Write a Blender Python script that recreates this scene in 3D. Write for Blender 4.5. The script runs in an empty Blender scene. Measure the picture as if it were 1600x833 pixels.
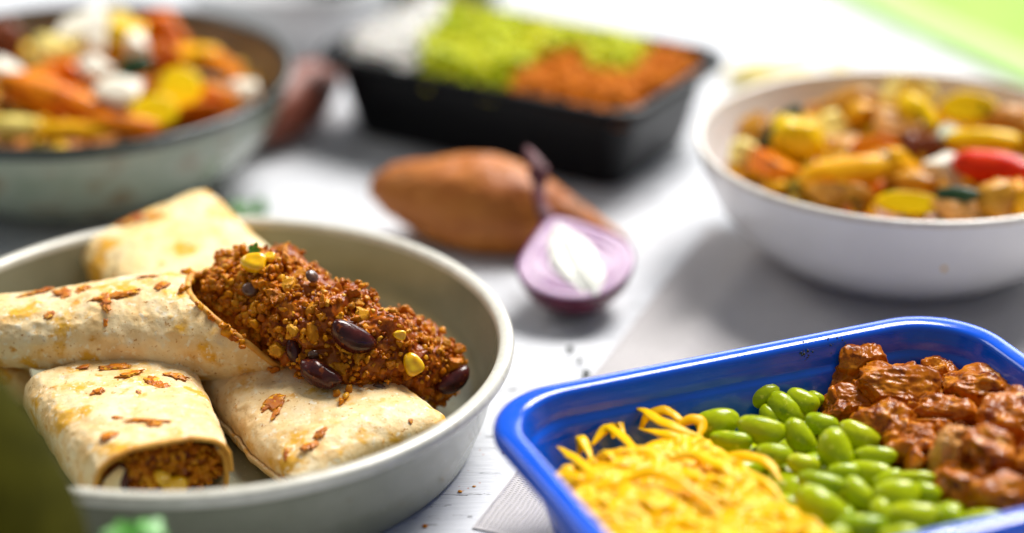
import bpy, bmesh, math, random
import numpy as np
from mathutils import Vector, Matrix, Quaternion
from mathutils.bvhtree import BVHTree

R = math.radians
CM = 0.01                       # everything below is authored in centimetres
rnd = random.Random(11)
rs = np.random.RandomState(5)
scene = bpy.context.scene
COL = scene.collection

# ------------------------------------------------------------------ camera
FPX, PITCH, CH = 3454.5, 0.42882, 38.55
cd = bpy.data.cameras.new('camera')
cam = bpy.data.objects.new('camera', cd)
COL.objects.link(cam)
cam.location = (0, 0, CH * CM)
cam.rotation_euler = (math.pi / 2 - PITCH, 0, 0)
cd.sensor_width = 36
cd.lens = FPX / 1600 * 36
cd.clip_start, cd.clip_end = 0.02, 60
cd.dof.use_dof = True
cd.dof.focus_distance = 76.3 * CM
cd.dof.aperture_fstop = 2.45
scene.camera = cam

# ------------------------------------------------------------------ light
w = bpy.data.worlds.new('World')
scene.world = w
w.use_nodes = True
bg = w.node_tree.nodes['Background']
bg.inputs[0].default_value = (0.86, 0.93, 1.0, 1)
bg.inputs[1].default_value = 0.23

def area(name, loc, target, sx, sy, power, col):
    l = bpy.data.lights.new(name, 'AREA')
    l.shape = 'RECTANGLE'; l.size = sx * CM; l.size_y = sy * CM
    l.energy = power; l.color = col
    o = bpy.data.objects.new(name, l); COL.objects.link(o)
    o.location = Vector(loc) * CM
    o.rotation_euler = (Vector(target) - Vector(loc)).to_track_quat('-Z', 'Y').to_euler()
    return o
area('back_gloss_light', (120, 420, 95), (0, 80, 0), 260, 120, 36, (0.93, 0.97, 1.0))  # low lamp added at the back for gloss and rim highlights
area('window_light', (150, 300, 370), (0, 80, 0), 210, 230, 400, (1.0, 0.97, 0.93))
area('left_fill_light', (-120, 150, 110), (-5, 75, 0), 70, 70, 6, (1.0, 0.96, 0.9))  # weak fill lamp added on the left, stands for no actual window

scene.view_settings.view_transform = 'Standard'
scene.view_settings.look = 'None'
scene.view_settings.exposure = 0.15
scene.view_settings.gamma = 1
scene.view_settings.use_curve_mapping = False

# ------------------------------------------------------------------ projection helpers
cP, sP = math.cos(PITCH), math.sin(PITCH)
def ray(px, py):
    a = (px - 800) / FPX; b = (416.5 - py) / FPX
    return Vector((a, cP + b * sP, -sP + b * cP))
def at(px, py, z=0.0):
    d = ray(px, py); t = (z - CH) / d.z
    return Vector((d.x * t, d.y * t, z))

# ------------------------------------------------------------------ noise
def _hash(ix, iy, iz, seed):
    n = (ix * 374761393 + iy * 668265263 + iz * 2147483647 + seed * 1274126177) & 0xffffffff
    n = ((n ^ (n >> 13)) * 1274126177) & 0xffffffff
    n = ((n ^ (n >> 16)) * 2246822519) & 0xffffffff
    return ((n ^ (n >> 15)) & 0xffff) / 32767.5 - 1
def vnoise(p, seed=0):
    p = np.asarray(p, float); i = np.floor(p).astype(np.int64); f = p - i
    f = f * f * f * (f * (f * 6 - 15) + 10)
    out = 0
    for dx in (0, 1):
        wx = f[..., 0] if dx else 1 - f[..., 0]
        for dy in (0, 1):
            wy = f[..., 1] if dy else 1 - f[..., 1]
            for dz in (0, 1):
                wz = f[..., 2] if dz else 1 - f[..., 2]
                out = out + wx * wy * wz * _hash(i[..., 0] + dx, i[..., 1] + dy, i[..., 2] + dz, seed)
    return out
def fbm(p, oct=3, seed=0):
    p = np.asarray(p, float); s = 0; a = 1; t = 0
    for k in range(oct):
        s = s + a * vnoise(p * (2.03 ** k) + k * 17.3, seed + k); t += a; a *= .5
    return s / t

# ------------------------------------------------------------------ mesh helpers
class Mesh:
    """collects vertices (cm) and faces, builds ONE mesh object"""
    def __init__(self):
        self.v = []; self.f3 = []; self.f4 = []; self.n = 0; self.t = []
    def add(self, v, f, tint=0.0):
        v = np.asarray(v, float); f = np.asarray(f, np.int64) + self.n
        self.v.append(v); (self.f4 if f.shape[1] == 4 else self.f3).append(f)
        self.t.append(np.full(len(v), tint)); self.n += len(v)
        return self
    def more(self, f, base):
        f = np.asarray(f, np.int64) + base
        (self.f4 if f.shape[1] == 4 else self.f3).append(f)
    def data(self):
        V = np.concatenate(self.v)
        F3 = np.concatenate(self.f3) if self.f3 else np.zeros((0, 3), np.int64)
        F4 = np.concatenate(self.f4) if self.f4 else np.zeros((0, 4), np.int64)
        return V, F3, F4
    def mesh(self, name, mat, origin=(0, 0, 0), smooth=True):
        V, F3, F4 = self.data()
        V = (V - np.array(tuple(origin))) * CM
        me = bpy.data.meshes.new(name)
        me.vertices.add(len(V)); me.vertices.foreach_set('co', V.astype(np.float32).ravel())
        nl = F3.size + F4.size
        me.loops.add(nl); me.loops.foreach_set('vertex_index', np.concatenate([F3.ravel(), F4.ravel()]).astype(np.int32))
        me.polygons.add(len(F3) + len(F4))
        st = np.concatenate([np.arange(len(F3)) * 3, F3.size + np.arange(len(F4)) * 4]).astype(np.int32)
        me.polygons.foreach_set('loop_start', st)
        me.update(calc_edges=True)
        me.polygons.foreach_set('use_smooth', np.full(len(F3) + len(F4), smooth, dtype=bool))
        at_ = me.attributes.new('tint', 'FLOAT', 'POINT')
        at_.data.foreach_set('value', np.concatenate(self.t).astype(np.float32))
        me.materials.append(mat)
        return me
    def obj(self, name, mat, parent=None, origin=None, smooth=True, kind=None):
        if origin is None: origin = parent['base'] if parent is not None else (0, 0, 0)
        me = self.mesh(name, mat, origin, smooth)
        o = bpy.data.objects.new(name, me); COL.objects.link(o)
        if parent is not None:
            o.parent = parent
            b = parent['base']; o.location = [(origin[i] - b[i]) * CM for i in range(3)]
        else:
            o.location = [c * CM for c in origin]
        o['base'] = tuple(float(c) for c in origin)
        if kind: o['kind'] = kind
        return o
    def bvh(self):
        V, F3, F4 = self.data()
        return BVHTree.FromPolygons([tuple(x) for x in V], [tuple(map(int, x)) for x in F3] + [tuple(map(int, x)) for x in F4])

def thing(name, label, cat, loc, group=None):
    o = bpy.data.objects.new(name, None); COL.objects.link(o)
    o.empty_display_size = .01
    o.location = [c * CM for c in loc]; o['base'] = tuple(float(c) for c in loc)
    tag(o, label, cat, group)
    return o
def tag(o, label, cat, group=None):
    o['label'] = label; o['category'] = cat
    if group: o['group'] = group
    return o
def inst(me, name, loc, rot=None, scale=(1, 1, 1), parent=None):
    o = bpy.data.objects.new(name, me); COL.objects.link(o)
    b = parent['base'] if parent is not None else (0, 0, 0)
    o.location = [(loc[i] - b[i]) * CM for i in range(3)]
    if rot is not None:
        o.rotation_mode = 'QUATERNION'; o.rotation_quaternion = rot
    o.scale = scale
    o['base'] = tuple(float(c) for c in loc)
    if parent is not None: o.parent = parent
    return o

_ico = {}
def ico(sub):
    if sub not in _ico:
        bm = bmesh.new(); bmesh.ops.create_icosphere(bm, subdivisions=sub, radius=1)
        v = np.array([x.co[:] for x in bm.verts]); f = np.array([[a.index for a in p.verts] for p in bm.faces])
        bm.free(); _ico[sub] = (v, f)
    return _ico[sub][0].copy(), _ico[sub][1]
def blob(sub=3, dims=(1, 1, 1), amp=.2, freq=1.5, seed=0, oct=3, power=1.0, fine=0, ffreq=6):
    v, f = ico(sub)
    if power != 1: v = np.sign(v) * np.abs(v) ** power
    n = v / np.linalg.norm(v, axis=1, keepdims=True)
    d = 1 + amp * fbm(n * freq + seed * 3.7, oct, seed)
    if fine: d = d + fine * (1 - 2 * np.abs(fbm(n * ffreq + seed, 2, seed + 9)))
    return v * d[:, None] * np.array(dims), f
def chip(v, seed, n=9, lo=.55, hi=.85):
    """flatten a unit blob by a few random planes: cut or torn faces"""
    r_ = np.random.RandomState(seed)
    for k in range(n):
        d = r_.normal(size=3); d /= np.linalg.norm(d); h = r_.uniform(lo, hi)
        t_ = v @ d; v = v - np.clip(t_ - h, 0, None)[:, None] * d
    return v
def qz(ax, ang): return Quaternion(ax, ang)
def rmat(q): return np.array(q.to_matrix())
def rq():
    return Quaternion((rnd.gauss(0, 1), rnd.gauss(0, 1), rnd.gauss(0, 1), rnd.gauss(0, 1))).normalized()
def frame(n, spin=0.0):
    """quaternion taking +Z to n, X turned about n so that it starts along world X"""
    n = Vector(n).normalized(); x = Vector((1, 0, 0)); x = (x - n * x.dot(n)).normalized(); y = n.cross(x)
    m = Matrix((x, y, n)).transposed()
    return m.to_quaternion() @ Quaternion((0, 0, 1), spin)
def grid_faces(nu, nv, closed_v=False, flip=False):
    i = np.arange(nu - 1)[:, None]; j = np.arange(nv if closed_v else nv - 1)[None, :]
    a = i * nv + j; b = i * nv + (j + 1) % nv; c = (i + 1) * nv + (j + 1) % nv; d = (i + 1) * nv + j
    f = np.stack([a, b, c, d], -1).reshape(-1, 4)
    return f[:, ::-1] if flip else f
def lathe(prof, seg=128, loc=(0, 0, 0), wob=0, seed=0):
    p = smoothpoly(prof); r = p[:, 0][:, None]; z = p[:, 1][:, None]
    th = np.linspace(0, 2 * math.pi, seg, endpoint=False)[None, :]
    rr = r * (1 + wob * np.sin(2 * th + seed) + wob * .6 * np.sin(3 * th + 1.3 * seed))
    V = np.stack([rr * np.cos(th) + loc[0], rr * np.sin(th) + loc[1], z + 0 * th + loc[2]], -1).reshape(-1, 3)
    return V, grid_faces(len(p), seg, True)
def smoothpoly(p, it=2):
    p = np.array(p, float)
    for _ in range(it):
        q = [p[0]]
        for a, b in zip(p[:-1], p[1:]): q += [a * .75 + b * .25, a * .25 + b * .75]
        q.append(p[-1]); p = np.array(q)
    return p
def catmull(P, n):
    P = np.array([tuple(p) for p in P], float); m = len(P) - 1
    Q = np.concatenate([[2 * P[0] - P[1]], P, [2 * P[-1] - P[-2]]])
    t = np.linspace(0, m, n); i = np.minimum(t.astype(int), m - 1); f = (t - i)[:, None]
    a, b, c, d = Q[i], Q[i + 1], Q[i + 2], Q[i + 3]
    return .5 * (2 * b + (c - a) * f + (2 * a - 5 * b + 4 * c - d) * f ** 2 + (3 * b - 3 * c + d - a) * f ** 3)
TFLIP = True
def tube(P, rad, n=24, seg=12, ell=(1, 1), up=(0, 0, 1)):
    """swept closed tube through points; rad is a list (interpolated)"""
    C = catmull(P, n); T = np.gradient(C, axis=0); T /= np.linalg.norm(T, axis=1, keepdims=True)
    r = np.interp(np.linspace(0, 1, n), np.linspace(0, 1, len(rad)), rad)
    U = np.array(up, float)[None, :] - T * (T @ np.array(up, float))[:, None]; U /= np.linalg.norm(U, axis=1, keepdims=True) + 1e-9
    S = np.cross(T, U); th = np.linspace(0, 2 * math.pi, seg, endpoint=False)
    V = C[:, None, :] + r[:, None, None] * (S[:, None, :] * np.cos(th)[None, :, None] * ell[0] + U[:, None, :] * np.sin(th)[None, :, None] * ell[1])
    V = V.reshape(-1, 3); f = grid_faces(n, seg, True, flip=TFLIP)
    return V, f

# ------------------------------------------------------------------ materials
def mat(name, cols, nscale=1.0, rough=.5, bump=.0, bscale=8, bdist=.04, sss=0, ssr=.3, coat=0, tint=None, tmix=.6,
        spots=(), stretch=(1, 1, 1), metallic=0, spec=.5, bump2=None, rvar=0, det=5, sheen=0):
    m = bpy.data.materials.new(name); m.use_nodes = True
    nt = m.node_tree; N = nt.nodes; L = nt.links
    bs = N['Principled BSDF']
    tc = N.new('ShaderNodeTexCoord'); oi = N.new('ShaderNodeObjectInfo')
    mp = N.new('ShaderNodeVectorMath'); mp.operation = 'MULTIPLY_ADD'
    L.new(tc.outputs['Object'], mp.inputs[0]); mp.inputs[1].default_value = [100 * s for s in stretch]
    cx = N.new('ShaderNodeVectorMath'); cx.operation = 'SCALE'; cx.inputs[0].default_value = (31, 17, 23)
    L.new(oi.outputs['Random'], cx.inputs['Scale']); L.new(cx.outputs[0], mp.inputs[2])
    P = mp.outputs[0]
    def noise(scale, detail=det, ro=.55, dis=0.0):
        n = N.new('ShaderNodeTexNoise'); n.inputs['Scale'].default_value = scale; n.inputs['Detail'].default_value = detail
        n.inputs['Roughness'].default_value = ro; n.inputs['Distortion'].default_value = dis; L.new(P, n.inputs['Vector']); return n.outputs['Fac']
    def ramp(fac, cs, lo=.3, hi=.7):
        r = N.new('ShaderNodeValToRGB'); L.new(fac, r.inputs[0]); e = r.color_ramp.elements
        for k, c in enumerate(cs):
            pos = lo + (hi - lo) * k / max(1, len(cs) - 1)
            if k < 2: e[k].position = pos
            el = e[k] if k < 2 else e.new(pos)
            el.color = (*c, 1)
        if len(cs) == 1: e[1].color = (*cs[0], 1)
        return r.outputs[0]
    def mix(f, a, b):
        x = N.new('ShaderNodeMix'); x.data_type = 'RGBA'
        if isinstance(f, (int, float)): x.inputs[0].default_value = f
        else: L.new(f, x.inputs[0])
        L.new(a, x.inputs[6])
        if isinstance(b, tuple): x.inputs[7].default_value = (*b, 1)
        else: L.new(b, x.inputs[7])
        return x.outputs[2]
    c = ramp(noise(nscale), cols)
    if tint:
        a = N.new('ShaderNodeAttribute'); a.attribute_name = 'tint'
        ad = N.new('ShaderNodeMath'); ad.operation = 'ADD'; L.new(a.outputs['Fac'], ad.inputs[0]); L.new(oi.outputs['Random'], ad.inputs[1])
        fr = N.new('ShaderNodeMath'); fr.operation = 'FRACT'; L.new(ad.outputs[0], fr.inputs[0])
        c = mix(tmix, c, ramp(fr.outputs[0], tint, 0, 1))
    rough_out = None
    for sp in spots:
        col, sc, thr, wd = sp[:4]
        f = noise(sc, 4, .6, sp[4] if len(sp) > 4 else 0)
        mr = N.new('ShaderNodeMapRange'); L.new(f, mr.inputs[0]); mr.inputs[1].default_value = thr; mr.inputs[2].default_value = thr + wd
        mr.interpolation_type = 'SMOOTHSTEP'
        c = mix(mr.outputs[0], c, col)
    L.new(c, bs.inputs['Base Color'])
    bs.inputs['Roughness'].default_value = rough
    if rvar:
        mr = N.new('ShaderNodeMapRange'); L.new(noise(nscale * 3), mr.inputs[0]); mr.inputs[1].default_value = .3; mr.inputs[2].default_value = .7
        mr.inputs[3].default_value = max(.02, rough - rvar); mr.inputs[4].default_value = min(1, rough + rvar); L.new(mr.outputs[0], bs.inputs['Roughness'])
    bs.inputs['Metallic'].default_value = metallic
    bs.inputs['Specular IOR Level'].default_value = spec
    if sss:
        bs.inputs['Subsurface Weight'].default_value = sss; bs.inputs['Subsurface Radius'].default_value = (1, .5, .25)
        bs.inputs['Subsurface Scale'].default_value = ssr * CM
    if coat:
        bs.inputs['Coat Weight'].default_value = coat; bs.inputs['Coat Roughness'].default_value = .08
    if sheen: bs.inputs['Sheen Weight'].default_value = sheen
    nrm = None
    for (st, sc, ds) in ([(bump, bscale, bdist)] if bump else []) + list(bump2 or []):
        b = N.new('ShaderNodeBump'); b.inputs['Strength'].default_value = st; b.inputs['Distance'].default_value = ds * CM
        L.new(noise(sc, 4), b.inputs['Height'])
        if nrm: L.new(nrm, b.inputs['Normal'])
        nrm = b.outputs[0]
    if nrm: L.new(nrm, bs.inputs['Normal'])
    m['P'] = 0
    return m

M = {}
M['glaze'] = mat('sage_glaze', [(.215, .22, .155), (.26, .265, .195)], .6, .24, coat=.25, spots=[((.20, .16, .09), 1.6, .66, .1), ((.42, .41, .32), 7, .62, .15)], bump=.15, bscale=3, bdist=.03)
M['glaze_rim'] = mat('worn_rim_glaze', [(.55, .54, .46), (.70, .68, .60)], 2.5, .28, coat=.3, spots=[((.42, .30, .18), 2.2, .66, .08), ((.38, .37, .30), 14, .6, .12)], bump=.3, bscale=9, bdist=.02)
M['white_glaze'] = mat('white_glaze', [(.76, .76, .77), (.81, .81, .82)], .5, .2, coat=.4, spots=[((.66, .60, .52), 1.2, .68, .1)])
M['bowl_rim'] = mat('cream_rim_glaze', [(.62, .56, .48), (.74, .70, .64)], 2, .25, coat=.4)
M['green_glaze'] = mat('pale_green_glaze', [(.22, .27, .20), (.32, .36, .28)], .5, .22, coat=.25, spots=[((.20, .16, .09), .5, .50, .2)])
M['brown_glaze'] = mat('brown_inner_glaze', [(.14, .10, .06), (.24, .19, .13)], .7, .3, coat=.2)
M['dark_rim'] = mat('dark_green_rim', [(.008, .022, .02), (.03, .04, .03)], 1.0, .25, coat=.3)
M['blue'] = mat('blue_plastic', [(.0, .080, .62), (.0, .092, .68)], .7, .17, coat=.2, rvar=.04,
                spots=[((.01, .12, .70), .9, .62, .2)], bump=.02, bscale=3, bdist=.05)
M['black'] = mat('black_plastic', [(.002, .002, .003), (.004, .004, .005)], 1, .33, spec=.16)
M['tortilla'] = mat('toasted_tortilla', [(.76, .47, .18), (.85, .63, .33), (.89, .75, .50)], 1.0, .40, bump=.4, bscale=5, bdist=.07, sss=.05, ssr=.12, rvar=.1, spec=.22,
                    spots=[((.74, .39, .035), .75, .52, .14), ((.88, .77, .56), 3.5, .56, .10), ((.66, .32, .05), 1.6, .62, .10, .3), ((.44, .17, .02), 4.2, .65, .06, .3), ((.50, .22, .04), 9, .63, .06)],
                    bump2=[(.35, 16, .03)])
M['tortilla_pale'] = mat('pale_tortilla', [(.82, .56, .20), (.88, .68, .34), (.90, .76, .48)], .8, .45, bump=.4, bscale=4, bdist=.08, sss=.06, ssr=.15, spec=.3,
                    spots=[((.76, .38, .02), .6, .52, .12), ((.50, .18, .02), 1.3, .62, .07)])
M['tortilla_edge'] = mat('browned_tortilla_edge', [(.52, .20, .02), (.76, .40, .07)], 1.6, .5, bump=.4, bscale=6, bdist=.05, spec=.3)
M['crust'] = mat('baked_cheese_crust', [(.40, .075, .001), (.70, .25, .004)], 2.0, .32, bump=.5, bscale=9, bdist=.05, spec=.4, spots=[((.88, .44, .02), 3, .54, .1)])
M['mince'] = mat('sauced_mince', [(.34, .065, .0), (.60, .19, .001), (.78, .37, .012)], 2.5, .24, bump=.5, bscale=9, bdist=.05, spec=.22,
                 tint=[(.20, .026, .0), (.64, .21, .0), (.42, .09, .0), (.84, .44, .03), (.54, .15, .0), (.30, .04, .0), (.72, .29, .004), (.26, .04, .0), (.80, .38, .015)], tmix=.66)
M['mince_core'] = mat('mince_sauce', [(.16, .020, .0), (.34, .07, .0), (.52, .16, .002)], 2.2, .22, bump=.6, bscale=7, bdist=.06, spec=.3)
M['mince_orange'] = mat('orange_mince', [(.46, .11, .0), (.66, .20, .0)], 2, .6, spec=.15, tint=[(.30, .055, .0), (.80, .28, .0), (.48, .12, .0)], tmix=.5)
M['kidney'] = mat('kidney_bean_skin', [(.028, .004, .005), (.085, .012, .008)], 2.0, .2, spec=.4, bump=.4, bscale=2.2, bdist=.05, rvar=.08, spots=[((.20, .04, .004), 3, .60, .06)])
M['lentil'] = mat('brown_lentil_skin', [(.07, .025, .015), (.16, .07, .035)], 2.5, .22, coat=.5, bump=.3, bscale=5, bdist=.03)
M['corn'] = mat('sweetcorn_skin', [(.86, .44, .0), (.94, .58, .004)], 2, .16, coat=.5, sss=.25, ssr=.2, bump=.2, bscale=4, bdist=.03)
M['leaf'] = mat('green_herb', [(.04, .22, .02), (.12, .42, .04)], 3, .4, bump=.4, bscale=8, bdist=.03)
M['edamame'] = mat('edamame_skin', [(.27, .37, .0), (.40, .47, .001)], 1.3, .2, sss=.05, ssr=.12, bump=.4, bscale=2.6, bdist=.05, rvar=.06, spec=.28,
                   tint=[(.17, .28, .0), (.46, .51, .001), (.30, .40, .0), (.56, .56, .01)], tmix=.6, spots=[((.60, .60, .05), 2.2, .60, .1), ((.20, .29, .0), 1.3, .58, .12)])
M['strand'] = mat('yellow_strand', [(.84, .42, .0), (.89, .51, .0)], 2, .28, spec=.15,
                  tint=[(.84, .38, .0), (.90, .52, .0), (.91, .57, .0), (.87, .45, .0), (.90, .54, .0)], tmix=.6)
M['rice_core'] = mat('yellow_rice_mass', [(.84, .42, .0), (.90, .53, .0)], 1.2, .6, bump=.25, bscale=3, bdist=.1, spec=.05)
M['chicken'] = mat('sauced_chicken', [(.22, .045, .0), (.40, .105, .0), (.58, .21, .008)], 1.5, .22, bump=.4, bscale=5, bdist=.05, rvar=.1, spec=.24,
                   spots=[((.13, .018, .0), 1.3, .55, .12), ((.78, .40, .10), 1.2, .62, .10)], bump2=[(.35, 16, .025)])
M['chicken_sauce'] = mat('orange_brown_sauce', [(.18, .035, .0), (.36, .10, .0)], 1.2, .25, bump=.5, bscale=2.5, bdist=.2, spec=.2)
M['chicken_pale'] = mat('pale_chicken_meat', [(.42, .13, .005), (.66, .32, .08)], 1.2, .25, bump=.3, bscale=3, bdist=.08, spec=.3)
M['potato_skin'] = mat('sweet_potato_skin', [(.30, .075, .010), (.44, .135, .018), (.52, .18, .03)], .8, .5, bump=.4, bscale=3, bdist=.06, spec=.35,
                       spots=[((.24, .07, .015), 2.5, .66, .08), ((.26, .09, .02), .5, .58, .12)], stretch=(.6, 1, 1))
M['potato_dark'] = mat('dark_sweet_potato_skin', [(.16, .035, .018), (.26, .07, .035)], .8, .5, bump=.4, bscale=3, bdist=.06)
M['onion_skin'] = mat('red_onion_skin', [(.06, .005, .018), (.13, .012, .036)], 1.2, .25, coat=.3, bump=.2, bscale=3, bdist=.03, stretch=(3, .5, 3))
M['onion_flesh'] = mat('onion_flesh', [(.50, .32, .50), (.70, .54, .68)], 1.2, .25, sss=.15, ssr=.2, spec=.3)
M['onion_line'] = mat('purple_onion_layer_skin', [(.22, .05, .20), (.36, .13, .32)], 1.5, .3)
M['onion_core'] = mat('onion_heart', [(.84, .84, .72), (.90, .90, .86)], 1.2, .25, spec=.3, spots=[((.84, .74, .34), 1.0, .60, .1)])
M['stalk'] = mat('dried_onion_stalk', [(.07, .014, .018), (.17, .035, .05)], 2, .6, bump=.6, bscale=5, bdist=.06, stretch=(1, 1, .4))
M['rice'] = mat('white_rice', [(.84, .82, .78), (.88, .87, .84)], 2, .4, sss=.2, ssr=.1)
M['greens'] = mat('lime_green_vegetable', [(.34, .42, .0), (.54, .54, .0)], 1.4, .35, spec=.12, tint=[(.12, .26, .0), (.62, .58, .0), (.36, .46, .0), (.72, .62, .02), (.22, .38, .0)], tmix=.75)
def veg(name, a, b, **k): M[name] = mat(name, [a, b], .9, k.pop('rough', .27), bump=.4, bscale=2.5, bdist=.08, spec=.2, spots=[(tuple(c * .35 for c in a), 1.1, .60, .08, .5)] if a[0] < .89 and name != 'feta' else [], **k)
veg('roast_orange', (.66, .13, .002), (.84, .28, .004))
veg('roast_red_orange', (.60, .10, .0), (.78, .20, .0))
veg('roast_yellow', (.86, .50, .0), (.92, .64, .004))
veg('pale_yellow', (.84, .62, .08), (.90, .76, .28))
veg('feta', (.80, .74, .58), (.90, .87, .78), rough=.5)
veg('dark_greens', (.010, .03, .012), (.025, .06, .02))
veg('browned_meat', (.32, .11, .004), (.62, .30, .03))
veg('pink_meat', (.54, .22, .04), (.72, .38, .12))
veg('pepper_red', (.62, .012, .001), (.76, .04, .002))
veg('amber', (.74, .30, .002), (.88, .48, .006))
veg('pale_teal', (.48, .56, .44), (.60, .66, .52))
veg('dark_red_brown', (.10, .02, .008), (.20, .05, .012))
M['bowl_food_core'] = mat('bowl_food_sauce', [(.20, .05, .004), (.50, .18, .012)], 1, .5, bump=.6, bscale=2, bdist=.2)
M['green_cloth'] = mat('lime_cloth', [(.20, .50, .01), (.27, .60, .02)], .3, .8, sheen=.3, bump=.2, bscale=12, bdist=.03)
M['pale_hem'] = mat('pale_green_hem', [(.42, .62, .22), (.46, .66, .26)], .3, .8)
M['avocado'] = mat('dark_avocado_skin', [(.024, .023, .001), (.044, .041, .002)], 1.2, .9, bump=.3, bscale=4, bdist=.1, spec=.05)
M['pepper'] = mat('dark_pepper_flake', [(.006, .012, .006), (.02, .035, .015)], 4, .5)
M['dark_cloth'] = mat('dark_blue_cloth', [(.010, .014, .022), (.02, .026, .038)], 1, .8)

# table: white painted rough boards
def table_mat():
    m = mat('white_painted_wood', [(.585, .60, .64), (.66, .675, .71)], .35, .6, rvar=.12)
    nt = m.node_tree; N = nt.nodes; L = nt.links; bs = N['Principled BSDF']
    tc = N.new('ShaderNodeTexCoord')
    def mp(sx, sy, rot):
        x = N.new('ShaderNodeMapping'); x.inputs['Scale'].default_value = (100 * sx, 100 * sy, 100); x.inputs['Rotation'].default_value = (0, 0, rot)
        L.new(tc.outputs['Object'], x.inputs['Vector']); return x.outputs[0]
    def noise(v, sc, d=5, ro=.6):
        n = N.new('ShaderNodeTexNoise'); n.inputs['Scale'].default_value = sc; n.inputs['Detail'].default_value = d; n.inputs['Roughness'].default_value = ro
        L.new(v, n.inputs['Vector']); return n.outputs['Fac']
    def rng(f, a, b, c=0, d=1):
        x = N.new('ShaderNodeMapRange'); L.new(f, x.inputs[0]); x.inputs[1].default_value = a; x.inputs[2].default_value = b
        x.inputs[3].default_value = c; x.inputs[4].default_value = d; return x.outputs[0]
    base = bs.inputs['Base Color'].links[0].from_socket
    def mix(f, a, col):
        x = N.new('ShaderNodeMix'); x.data_type = 'RGBA'; L.new(f, x.inputs[0]); L.new(a, x.inputs[6]); x.inputs[7].default_value = (*col, 1); return x.outputs[2]
    st = mp(.55, 4.2, R(8))
    streak = noise(st, 1.5, 6)
    c = mix(rng(streak, .50, .68, 0, .6), base, (.48, .50, .53))
    crack = noise(mp(.35, 3.4, R(10)), 1.1, 3, .5)
    # thin lines where the stretched noise crosses one value
    ab = N.new('ShaderNodeMath'); ab.operation = 'SUBTRACT'; L.new(crack, ab.inputs[0]); ab.inputs[1].default_value = .60
    a2 = N.new('ShaderNodeMath'); a2.operation = 'ABSOLUTE'; L.new(ab.outputs[0], a2.inputs[0])
    gate = rng(noise(mp(1, 1, 0), .8, 3), .46, .54)
    line = rng(a2.outputs[0], .004, .014, 1, 0)
    mu = N.new('ShaderNodeMath'); mu.operation = 'MULTIPLY'; L.new(line, mu.inputs[0]); L.new(gate, mu.inputs[1])
    c = mix(mu.outputs[0], c, (.09, .08, .08))
    chip = rng(noise(mp(1, 1.6, .3), 3.2, 2), .705, .72)
    c = mix(chip, c, (.46, .20, .14))
    dot = rng(noise(mp(1.1, 1.1, .9), 5.5, 2), .745, .76)
    c = mix(dot, c, (.05, .045, .045))
    L.new(c, bs.inputs['Base Color'])
    prev = None
    for h, s, d in ((streak, .8, .05), (mu.outputs[0], -.9, .06), (noise(st, 7, 4), .4, .03)):
        b = N.new('ShaderNodeBump'); b.inputs['Strength'].default_value = abs(s); b.inputs['Distance'].default_value = d * CM; b.invert = s < 0
        L.new(h, b.inputs['Height'])
        if prev: L.new(prev, b.inputs['Normal'])
        prev = b.outputs[0]
    L.new(prev, bs.inputs['Normal'])
    return m
M['table'] = table_mat()

def linen_mat():
    m = mat('grey_linen', [(.46, .435, .44), (.53, .50, .505)], .4, .85, sheen=.3)
    nt = m.node_tree; N = nt.nodes; L = nt.links; bs = N['Principled BSDF']
    tc = N.new('ShaderNodeTexCoord'); mp = N.new('ShaderNodeVectorMath'); mp.operation = 'SCALE'; mp.inputs['Scale'].default_value = 100
    ns = N.new('ShaderNodeTexNoise'); ns.inputs['Scale'].default_value = .9; L.new(mp.outputs[0], ns.inputs['Vector'])
    L.new(tc.outputs['UV'], mp.inputs[0])
    sc = N.new('ShaderNodeVectorMath'); sc.operation = 'MULTIPLY_ADD'; sc.inputs[1].default_value = (.25, .25, .25)
    L.new(ns.outputs['Color'], sc.inputs[0]); L.new(mp.outputs[0], sc.inputs[2])
    outs = []
    for ax, pr in (('X', .17), ('Y', .12)):
        w_ = N.new('ShaderNodeTexWave'); w_.bands_direction = ax; w_.inputs['Scale'].default_value = 2 * math.pi / 20 / pr
        L.new(sc.outputs[0], w_.inputs['Vector']); outs.append(w_.outputs['Fac'])
    mu = N.new('ShaderNodeMath'); mu.operation = 'MULTIPLY'; L.new(outs[0], mu.inputs[0]); L.new(outs[1], mu.inputs[1])
    base = bs.inputs['Base Color'].links[0].from_socket
    x = N.new('ShaderNodeMix'); x.data_type = 'RGBA'; x.inputs[7].default_value = (.66, .635, .635, 1); L.new(mu.outputs[0], x.inputs[0]); L.new(base, x.inputs[6])
    L.new(x.outputs[2], bs.inputs['Base Color'])
    b = N.new('ShaderNodeBump'); b.inputs['Strength'].default_value = .9; b.inputs['Distance'].default_value = .05 * CM
    L.new(mu.outputs[0], b.inputs['Height']); L.new(b.outputs[0], bs.inputs['Normal'])
    return m
M['linen'] = linen_mat()

# ------------------------------------------------------------------ the table
def box(m, x0, x1, y0, y1, z0, z1):
    v = [(x, y, z) for z in (z0, z1) for y in (y0, y1) for x in (x0, x1)]
    m.add(v, [(0, 2, 3, 1), (4, 5, 7, 6), (0, 1, 5, 4), (2, 6, 7, 3), (0, 4, 6, 2), (1, 3, 7, 5)])
t = Mesh(); box(t, -130, 130, 20, 330, -4, 0)
tb = t.obj('table', M['table'], smooth=False); tb['kind'] = 'structure'

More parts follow.
